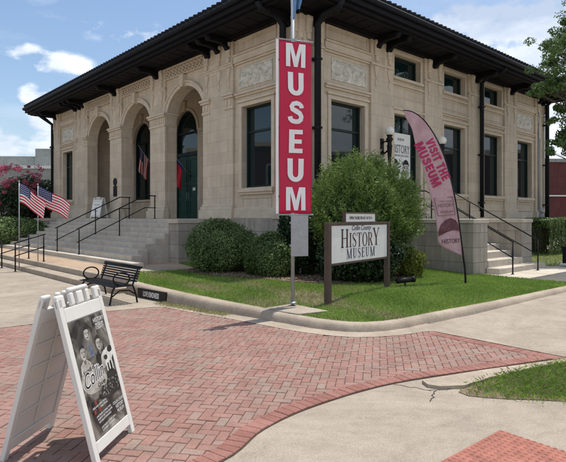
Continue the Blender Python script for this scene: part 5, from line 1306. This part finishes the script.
hedge('hedge', 'clipped dark green hedge along the right end of the museum', wr(16.6, 1.2), (7.5, 1.3, 1.55), 30000, .09, M['hedge'], ANG, .04)
# left hedge and crape myrtle
for i, (x, y, rx, h) in enumerate(((-13.4, 25.5, 2.0, 1.0), (-16.8, 27.0, 2.2, 1.15))):
    shrub('round_hedge', ('low dark green shrub next to the left end of the wide stairs', 'low dark green shrub at the left edge of the view')[i], (x, y, .28), (rx, 1.3, h*.72), 16000, .11, M['hedge'], 31+i, .1)
CM = thing('crape_myrtle', 'wide crape myrtle covered with pink blossom left of the museum', 'tree', (-17.6, 31.5, .2))
def crown(cents, n_per, ls, spread):
    out = []
    for (c, r) in cents:
        d = RNG.normal(size=(n_per, 3)); d /= np.linalg.norm(d, axis=1, keepdims=True); p = np.array(c)+d*r*RNG.uniform(.25, 1, (n_per, 1))**.5*np.array([1, 1, .75])
        out.append(leaf_quads(p, d+RNG.normal(0, .8, (n_per, 3)), ls, ls*.55))
    return np.concatenate(out)
cents = [((random.uniform(-4.4, 3.4), random.uniform(-1.6, 1.6), random.uniform(.9, 3.6)), random.uniform(.6, 1.0)) for _ in range(60)]
np_mesh('foliage', crown(cents, 700, .16, 0), 4, M['myrtle'], CM)
bc = [((random.uniform(-4.6, 3.5), random.uniform(-2.0, -.6), random.uniform(2.9, 4.5)), random.uniform(.10, .24)) for _ in range(230)] + [((random.uniform(-4.0, 3.0), random.uniform(-2.6, -1.8), random.uniform(1.6, 3.0)), random.uniform(.1, .2)) for _ in range(16)]
np_mesh('blossom', crown(bc, 60, .085, 0), 4, M['blossom'], CM)
mb = MB()
for k in range(6): x = -3.2+k*1.2; mb.tube([(x, 0, -.1), (x+.2, .1, 1.2), (x+.1, 0, 2.6)], [.07, .05, .02], 6)
mb.build('trunk', M['bark'], CM)

# street tree on the right, trunk outside the frame
TR = thing('street_tree', 'broadleaf street tree reaching leafy branches over the right roof end', 'tree', (13.6, 18.2, .0))
mb = MB(); mb.tube([(0, 0, -.1), (.05, 0, 1.6), (-.05, .1, 3.2), (-.1, .1, 5), (.0, .1, 7.5)], [.22, .18, .15, .11, .04], 10)
def wpx(px, py, Y): return Vector(((px-283)/522*Y-13.6, Y-18.2, E+(217-py)/522*Y))
tips = []
spec = [(556, 48, 18.5, .55), (562, 62, 18.3, .6), (566, 38, 18.8, .5), (552, 62, 18.6, .25), (575, 50, 18.8, .8), (548, 84, 18.2, .34), (540, 88, 18.1, .22), (558, 80, 18.2, .5), (568, 84, 18.4, .6), (535, 93, 18.0, .15),
        (562, 108, 18.6, .22), (556, 118, 18.5, .16), (563, 132, 18.4, .28), (555, 142, 18.2, .20), (549, 151, 18.1, .14), (564, 148, 18.3, .22), (572, 140, 18.5, .4), (580, 110, 18.5, .6), (590, 80, 18.7, 1.0), (600, 40, 19, 1.2), (615, 120, 18.8, 1.0), (640, 70, 19, 1.3), (650, 20, 19, 1.3), (600, 0, 19, 1.1), (610, 150, 18.4, .7), (690, 90, 19, 1.2), (568, 24, 19, .3)]
cents = []
for (px, py, Y, r_) in spec:
    p = wpx(px, py, Y); root_z = max(2.2, p.z-1.6); st = Vector((-.05, .1, root_z)); mid = (st+p)/2+Vector((0, 0, -.15+random.uniform(-.1, .2)))
    mb.tube([tuple(st), tuple(mid), tuple(p)], [.05, .03, .008], 6)
    nsub = max(2, int(24*r_))
    for q in range(nsub):
        e = p+Vector((random.gauss(0, 1), random.gauss(0, 1), random.gauss(0, .7)))*r_*.62; mb.tube([tuple(p*.6+mid*.4), tuple(e)], [.01, .004], 4); cents.append((tuple(e), .13+.17*min(1, r_)))
mb.build('trunk', M['bark'], TR)
np_mesh('crown', crown(cents, 95, .085, 0), 4, M['tree_leaf'], TR)

# flood light in the lawn behind the sign
FL = thing('garden_floodlight', 'small black floodlight lying low in the grass right of the name sign', 'light', (2.62, 11.2, .2), R(15))
mb = MB(); mb.tube([(-.2, 0, .13), (.16, 0, .16)], [.055, .06], 12); mb.tube([(.16, 0, .16), (.22, 0, .165)], [.07, .07], 12); mb.build('lamp_head', M['iron'], FL)
mb = MB(); mb.tube([(0, 0, -.05), (0, 0, .13)], .018, 8); mb.build('stake', M['iron'], FL)
# black post at the right edge of view
BP = thing('short_post', 'short black post with a white foot plate at the right edge', 'post', (9.68, 17.9, 0.03), ANG)
mb = MB(); mb.box(-.07, .07, -.07, .07, 0, .62); mb.box(-.09, .09, -.09, .09, .62, .66); mb.build('post', M['iron'], BP, bevel=.01)
mb = MB(); mb.box(-.30, -.08, -.15, .08, 0, .09); mb.build('foot_plate', M['whitepaint'], BP, bevel=.01)

# ================================================================== FAR BUILDINGS
BR = thing('brick_building', 'dark red brick building behind the right hedge', 'building', (30, 46, 0), R(3))
mb = MB(); mb.box(-9, 14, 0, 12, -.1, 6.5); mb.build('wall', M['farbrick'], BR)
mb = MB(); mb.box(-9.1, 14.1, -.1, 12.1, 6.5, 6.8); mb.build('coping', M['fargrey'], BR)
mb = MB(); mb.box(-9.02, 14.1, -.12, -.02, 3.5, 3.62); mb.build('band', M['roofwhite'], BR)
GB = thing('grey_building', 'pale grey flat roofed building with white coping beyond the myrtle', 'building', (-30, 52, 0), R(4))
mb = MB(); mb.box(-14, 12.5, 0, 10, -.1, 6.55); mb.build('wall', M['fargrey'], GB)
mb = MB(); mb.box(-14.1, 12.6, -.15, 10.1, 6.55, 6.85); mb.build('coping', M['roofwhite'], GB)
mb = MB(); mb.box(3.2, 10.5, 5, 9.9, 6.86, 9.2); mb.build('roof_block', M['fargrey'], GB)
mb = MB(); mb.box(-1.2, 3.1, 5.5, 9.9, 6.86, 8.4); mb.build('roof_block', M['fargrey'], GB)
mb = MB(); mb.box(-6, -2.4, 5.5, 9.9, 6.86, 7.7); mb.build('roof_block', M['fargrey'], GB)

# street front behind the viewer (seen mirrored in the window panes)
def street_block(label, loc, rz, w, h, m, nwin):
    b = thing('street_building', label, 'building', loc, rz); mb = MB(); mb.box(-w/2, w/2, -8, 0, -.1, h); mb.build('wall', m, b)
    mb = MB(); mb.box(-w/2-.1, w/2+.1, -8.1, .12, h, h+.4); mb.build('cornice', M['trim'], b)
    for fl in range(2):
        for k in range(nwin):
            x = -w/2+(k+.5)*w/nwin; z0 = .8+fl*3.9; mb = MB(); mb.box(x-.7, x+.7, 0, .06, z0, z0+2.3); f_ = mb.build('window', M['roofwhite'], b)
            mb = MB(); mb.box(x-.6, x+.6, .062, .07, z0+.1, z0+2.2); mb.build('pane', M['glass'], f_)
street_block('dark red two storey brick block down the street to the left, mirrored in the windows', (-36, 17, 0), R(-90), 34, 8.8, M['farbrick'], 9)
street_block('brown two storey block down the street to the right, mirrored in the side windows', (44, 20, 0), R(90), 34, 8.6, M['farbrick'], 9)
